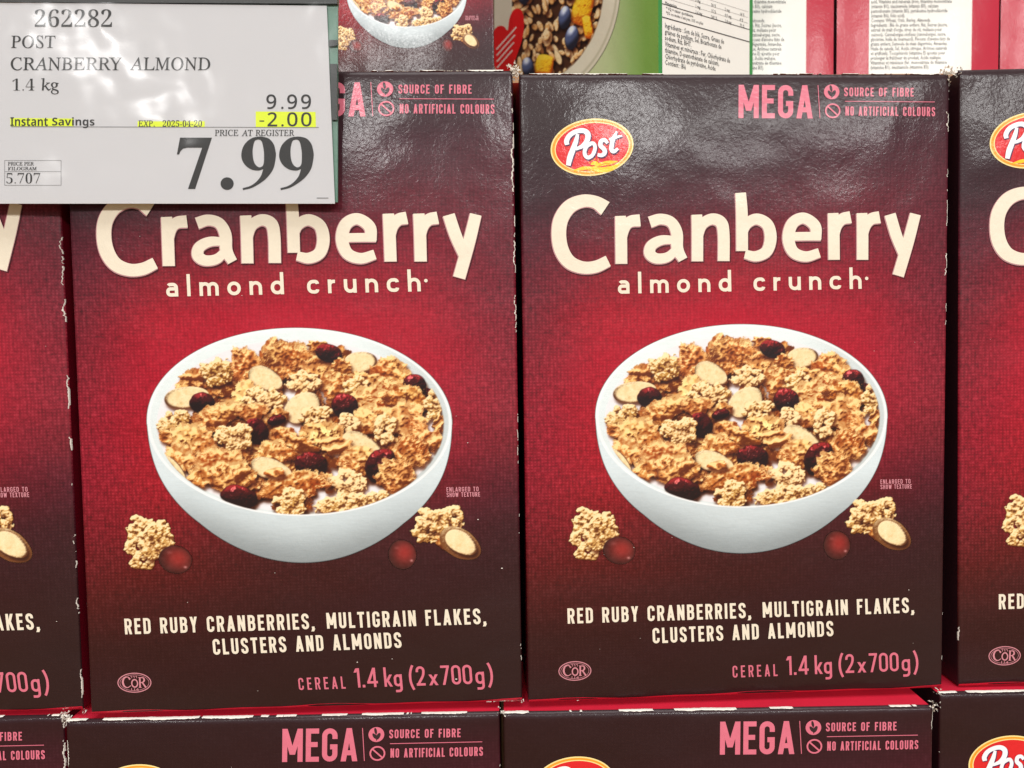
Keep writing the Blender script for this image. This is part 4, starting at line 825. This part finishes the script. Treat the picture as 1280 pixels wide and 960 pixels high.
def front_pts(P, lift=.00015):
    d = np.stack([(P[:, 0] - 640) / FPX, np.ones(len(P)), (480 - P[:, 1]) / FPX], 1) @ CROT.T
    tq = ((GO - CAM) @ gx) / (d @ gx); q = CAM + tq[:, None] * d - GO
    return np.stack([np.full(len(P), -lift), q @ gy_, q[:, 2]], 1)
picture_mesh('granola_picture', cv.x0 + (xx + .5) * st, cv.y0 + (yy + .5) * st, rgb, A, front_pts, green)
K = Ink2D(); HP = [(622, 92), (616, 74), (614.5, 56), (617, 40), (623, 33), (630, 33), (635, 38), (637, 24), (642, 13), (649, 11), (654, 17), (655.5, 32), (653, 50), (647, 68), (640, 88), (634, 100), (628, 102)]
K.outline([[tuple(q) for q in catmull(np.array(HP + HP[:1], float), np.ones(len(HP) + 1), 4)[0][:-1]]]); V = front_pts(np.array(K.v), .0003); ht = mesh_obj('heart_badge', V, K.f, M_HEART, green)
K = Ink2D()
for k in range(4): K.strip([(621 + k * .3, 62 + k * 7.6), (646 - k * 1.6, 34 + k * 9.6)], 1.7)
V = front_pts(np.array(K.v), .0004); mesh_obj('badge_lettering', V, K.f, ink('soft_white_ink', (240, 214, 206), .2, 900), ht)

# ================================================================ the hanging price sign
SY = -.0105
def sp(px, py): return pix_on_plane(px, py, (0, SY, 0), np.array([0, 1., 0]))
so = sp(190, 254.5)
sign = empty('price_sign', (so[0], SY, so[2]), 'white price sign in a clear sleeve, large 7.99 with yellow marked savings', 'price sign')
def sl_(P, lift=0.0):
    d = np.stack([(np.asarray(P)[:, 0] - 640) / FPX, np.ones(len(P)), (480 - np.asarray(P)[:, 1]) / FPX], 1) @ CROT.T
    t = (SY - CAM[1]) / d[:, 1]; q = CAM + t[:, None] * d - np.array([so[0], SY, so[2]]); q[:, 1] -= lift; return q
m, nt, b = new_mat('sign_paper'); g = node(nt, 'ShaderNodeNewGeometry'); c = node(nt, 'ShaderNodeRGB'); c.outputs[0].default_value = (*lin(203, 204, 207), 1); tinted(nt, g, c.outputs[0], b, .03, 14.0); b.inputs['Roughness'].default_value = .7; M_PAPER = m
M_TYPE = plain('toner', (46, 46, 46), .6, .05, 90); M_HILITE = plain('highlighter_yellow', (222, 240, 62), .7, .06, 160); M_RULE = plain('grey_rule', (120, 120, 122), .7)
def quadp(name, pts, lift, mat, parent, thick=0.0):
    f = sl_(pts, lift)
    if not thick: return mesh_obj(name, f, [(0, 1, 2, 3)], mat, parent)
    bk = f + [0, thick, 0]; return mesh_obj(name, np.concatenate([f, bk]), [(0, 1, 2, 3), (4, 7, 6, 5), (0, 4, 5, 1), (1, 5, 6, 2), (2, 6, 7, 3), (3, 7, 4, 0)], mat, parent)
M_HOLD = plain('green_grey_plastic', (84, 124, 106), .35, .25, 30); M_RAIL = plain('dark_rail', (40, 42, 40), .4)
quadp('paper', [(-45, 254.5), (418.6, 254.5), (408.4, 7.2), (-45, 2.6)], 0, M_PAPER, sign, .0004)
quadp('backing_plate', [(-45, 250), (421.3, 252), (421.6, 4.0), (-45, 0.5)], -.0012, M_HOLD, sign, .0015)
quadp('holder_rail', [(-45, 3.0), (422.0, 5.2), (422.0, -26), (-45, -26)], .0006, M_RAIL, sign, .004)
quadp('spine_clip', [(411.5, 58), (421.7, 57), (421.7, 50), (411.2, 50)], .0002, M_RAIL, sign, .0008)
quadp('spine_clip', [(415.0, 150), (421.5, 150), (421.5, 80), (412.6, 80)], .0002, M_RAIL, sign, .0008)
def sprint(name, K, mat, lift=.00012):
    v = sl_(np.array(K.v), lift); v[:, 1] -= np.array(K.l) * 3e-6; return mesh_obj(name, v, K.f, mat, sign)
def mth_(s, up, dig):
    o = ''
    for ch in s:
        if 'A' <= ch <= 'Z' and up: o += chr(up + ord(ch) - 65)
        elif 'a' <= ch <= 'z' and up: o += chr(up + 26 + ord(ch) - 97)
        elif ch.isdigit() and dig: o += chr(dig + ord(ch) - 48)
        else: o += ch
    return o
ROM = lambda s: mth_(s, 0x1D434, 0x1D7CE); SANS = lambda s: mth_(s, 0x1D5A0, 0x1D7E2); BOLD = lambda s: mth_(s, 0x1D5D4, 0x1D7EC)
K = Ink2D(); K.outline([[(13, 147.6), (92, 148.2), (92, 157.8), (13, 157.8)]]); K.outline([[(172, 151.6), (256, 151.6), (256, 158.8), (172, 158.8)]]); K.outline([[(319.6, 139.4), (394.4, 140), (395, 159), (319.8, 159)]]); sprint('highlighter_mark', K, M_HILITE, .00008)
K = Ink2D(); K.strip([(14, 158.4), (398.5, 159.4)], .75); K.strip([(6, 200.6), (76.5, 200.6), (76.5, 231.6), (6, 231.6)], .5, True); K.strip([(6, 214.5), (76.5, 214.5)], .5); K.strip([(396, 247.6), (410.5, 247.6)], 1.0); sprint('ruled_lines', K, M_RULE, .00012)
K = Ink2D(); K.font(ROM('262282'), 43.6, 11.7, 140, 34, off=-.012); sprint('item_number', K, M_TYPE)
K = Ink2D(); SH = -.222
K.font(ROM('POST'), 14, 44.4, 69.6, 60.4, shear=SH, off=.006); K.font(ROM('CRANBERRY'), 13.5, 71.6, 152.5, 88.2, shear=SH, off=.006); K.font(ROM('ALMOND'), 162, 71.6, 263, 88.2, shear=SH, off=.006)
K.font(ROM('1.4'), 15.6, 98, 43.2, 113.4, off=-.017); K.font(ROM('kg'), 51.6, 97.6, 73.6, 118, shear=SH, off=.006)
K.font(ROM('EXP.'), 173.2, 150.6, 193.6, 158.6, shear=SH, off=.012); K.font(ROM('2025-04-20'), 203.4, 150.4, 252.6, 158.6, off=-.004)
K.font(ROM('PRICE'), 268.6, 162.2, 298, 170.2, shear=SH, off=.010); K.font(ROM('AT'), 302.2, 162.2, 316, 170.2, shear=SH, off=.010); K.font(ROM('REGISTER'), 319.6, 162.2, 368, 170.2, shear=SH, off=.010)
K.font(ROM('PRICE PER'), 10, 202.4, 42.5, 207, shear=SH, off=.014); K.font(ROM('KILOGRAM'), 10, 208.6, 46, 213, shear=SH, off=.014); K.font(ROM('5.707'), 8.2, 216.2, 50.4, 229.4, off=-.017); sprint('product_lettering', K, M_TYPE)
K = Ink2D(); K.font(BOLD('Instant'), 13.2, 146.6, 60, 157.6); K.font(BOLD('Savings'), 65.4, 146.6, 118.2, 160.2); sprint('savings_lettering', K, M_TYPE)
K = Ink2D()
for ch, a, b2 in (('9', 333, 345.4), ('9', 359, 371.4), ('9', 376.4, 388.8)): K.font(SANS(ch), a, 118, b2, 136.4, off=.012)
K.disc(353, 134.9, 1.5, 1.5, n=14)
for ch, a, b2 in (('2', 334.4, 346.6), ('0', 359, 372), ('0', 376.4, 389.6)): K.font(SANS(ch), a, 140.4, b2, 158.2, off=.012)
K.disc(353.2, 156.8, 1.5, 1.5, n=14); K.strip([(324.4, 151.4), (330.4, 151.4)], 1.5); sprint('regular_price', K, M_TYPE)
K = Ink2D(); Z5 = lambda L: [(200 + a / 5.565, 90 + b / 5.565) for a, b in L]
def smooth(L, n=5): return [tuple(q) for q in catmull(np.array(L, float), np.ones(len(L)), n)[0]]
for dx in (0, 263):
    out = smooth([(578, 822), (640, 806), (700, 772), (750, 730), (790, 670), (806, 590), (803, 545), (790, 500), (760, 465), (722, 452), (685, 450), (640, 460), (600, 490), (575, 530), (566, 580), (575, 620), (600, 655), (640, 680), (686, 686), (718, 676)])[:-1] + smooth([(718, 676), (702, 724), (668, 766), (625, 794), (575, 808)])
    hole = smooth([(683, 470), (660, 480), (648, 520), (645, 560), (650, 610), (665, 645), (690, 663), (713, 655), (722, 632), (724, 590), (722, 545), (712, 495), (700, 475), (683, 470)])[:-1]
    K.outline([Z5([(a + dx, b) for a, b in out]), Z5([(a + dx, b) for a, b in hole])])
K.outline([Z5([(140, 457), (362, 457), (245, 814), (195, 814), (294, 527), (190, 527), (160, 534), (143, 552), (133, 574), (118, 574)])]); K.disc(284, 229.6, 8.2, 7.9); sprint('price_lettering', K, M_TYPE)
# clear sleeve over the paper: thin film with puckers that catch the ceiling lamps
m, nt, b = new_mat('clear_film'); b.inputs['Base Color'].default_value = (1, 1, 1, 1); b.inputs['Roughness'].default_value = .08; b.inputs['Alpha'].default_value = .06; b.inputs['Specular IOR Level'].default_value = .5
g = node(nt, 'ShaderNodeNewGeometry'); n = node(nt, 'ShaderNodeTexNoise', Scale=48.0, Detail=1.0); nt.links.new(g.outputs['Position'], n.inputs['Vector']); bp = node(nt, 'ShaderNodeBump', Strength=1.0, Distance=.0007); nt.links.new(n.outputs['Fac'], bp.inputs['Height']); nt.links.new(bp.outputs['Normal'], b.inputs['Normal'])
# film: clear body plus mirror coat
tr = node(nt, 'ShaderNodeBsdfTransparent'); gl2 = node(nt, 'ShaderNodeBsdfGlossy'); gl2.inputs['Roughness'].default_value = .11; nt.links.new(bp.outputs['Normal'], gl2.inputs['Normal'])
fr = node(nt, 'ShaderNodeFresnel', IOR=1.45); mxs = node(nt, 'ShaderNodeMixShader'); fm = node(nt, 'ShaderNodeMath', operation='MULTIPLY'); fm.inputs[1].default_value = .26; nt.links.new(fr.outputs[0], fm.inputs[0]); nt.links.new(fm.outputs[0], mxs.inputs[0]); nt.links.new(tr.outputs[0], mxs.inputs[1]); nt.links.new(gl2.outputs[0], mxs.inputs[2])
nt.links.new(mxs.outputs[0], nt.nodes['Material Output'].inputs['Surface'])
nxs, nys = 150, 84; gx_, gy2 = np.meshgrid(np.linspace(-45, 421, nxs), np.linspace(253.6, 3.5, nys)); P = np.stack([gx_.ravel(), gy2.ravel()], 1); v = sl_(P, .0009)
def pucker(x, y, cx, cy, rx, ry, rot, amp):
    c, s = math.cos(rot), math.sin(rot); u, w = ((x - cx) * c + (y - cy) * s) / rx, (-(x - cx) * s + (y - cy) * c) / ry; return amp * np.exp(-(u * u + w * w))
hh = pucker(P[:, 0], P[:, 1], 50, 246, 40, 40, 0, .0016)
v[:, 1] -= hh; i = (np.arange(nys - 1)[:, None] * nxs + np.arange(nxs - 1)).ravel(); mesh_obj('clear_sleeve', v, np.stack([i, i + 1, i + nxs + 1, i + nxs], 1), m, sign, True)
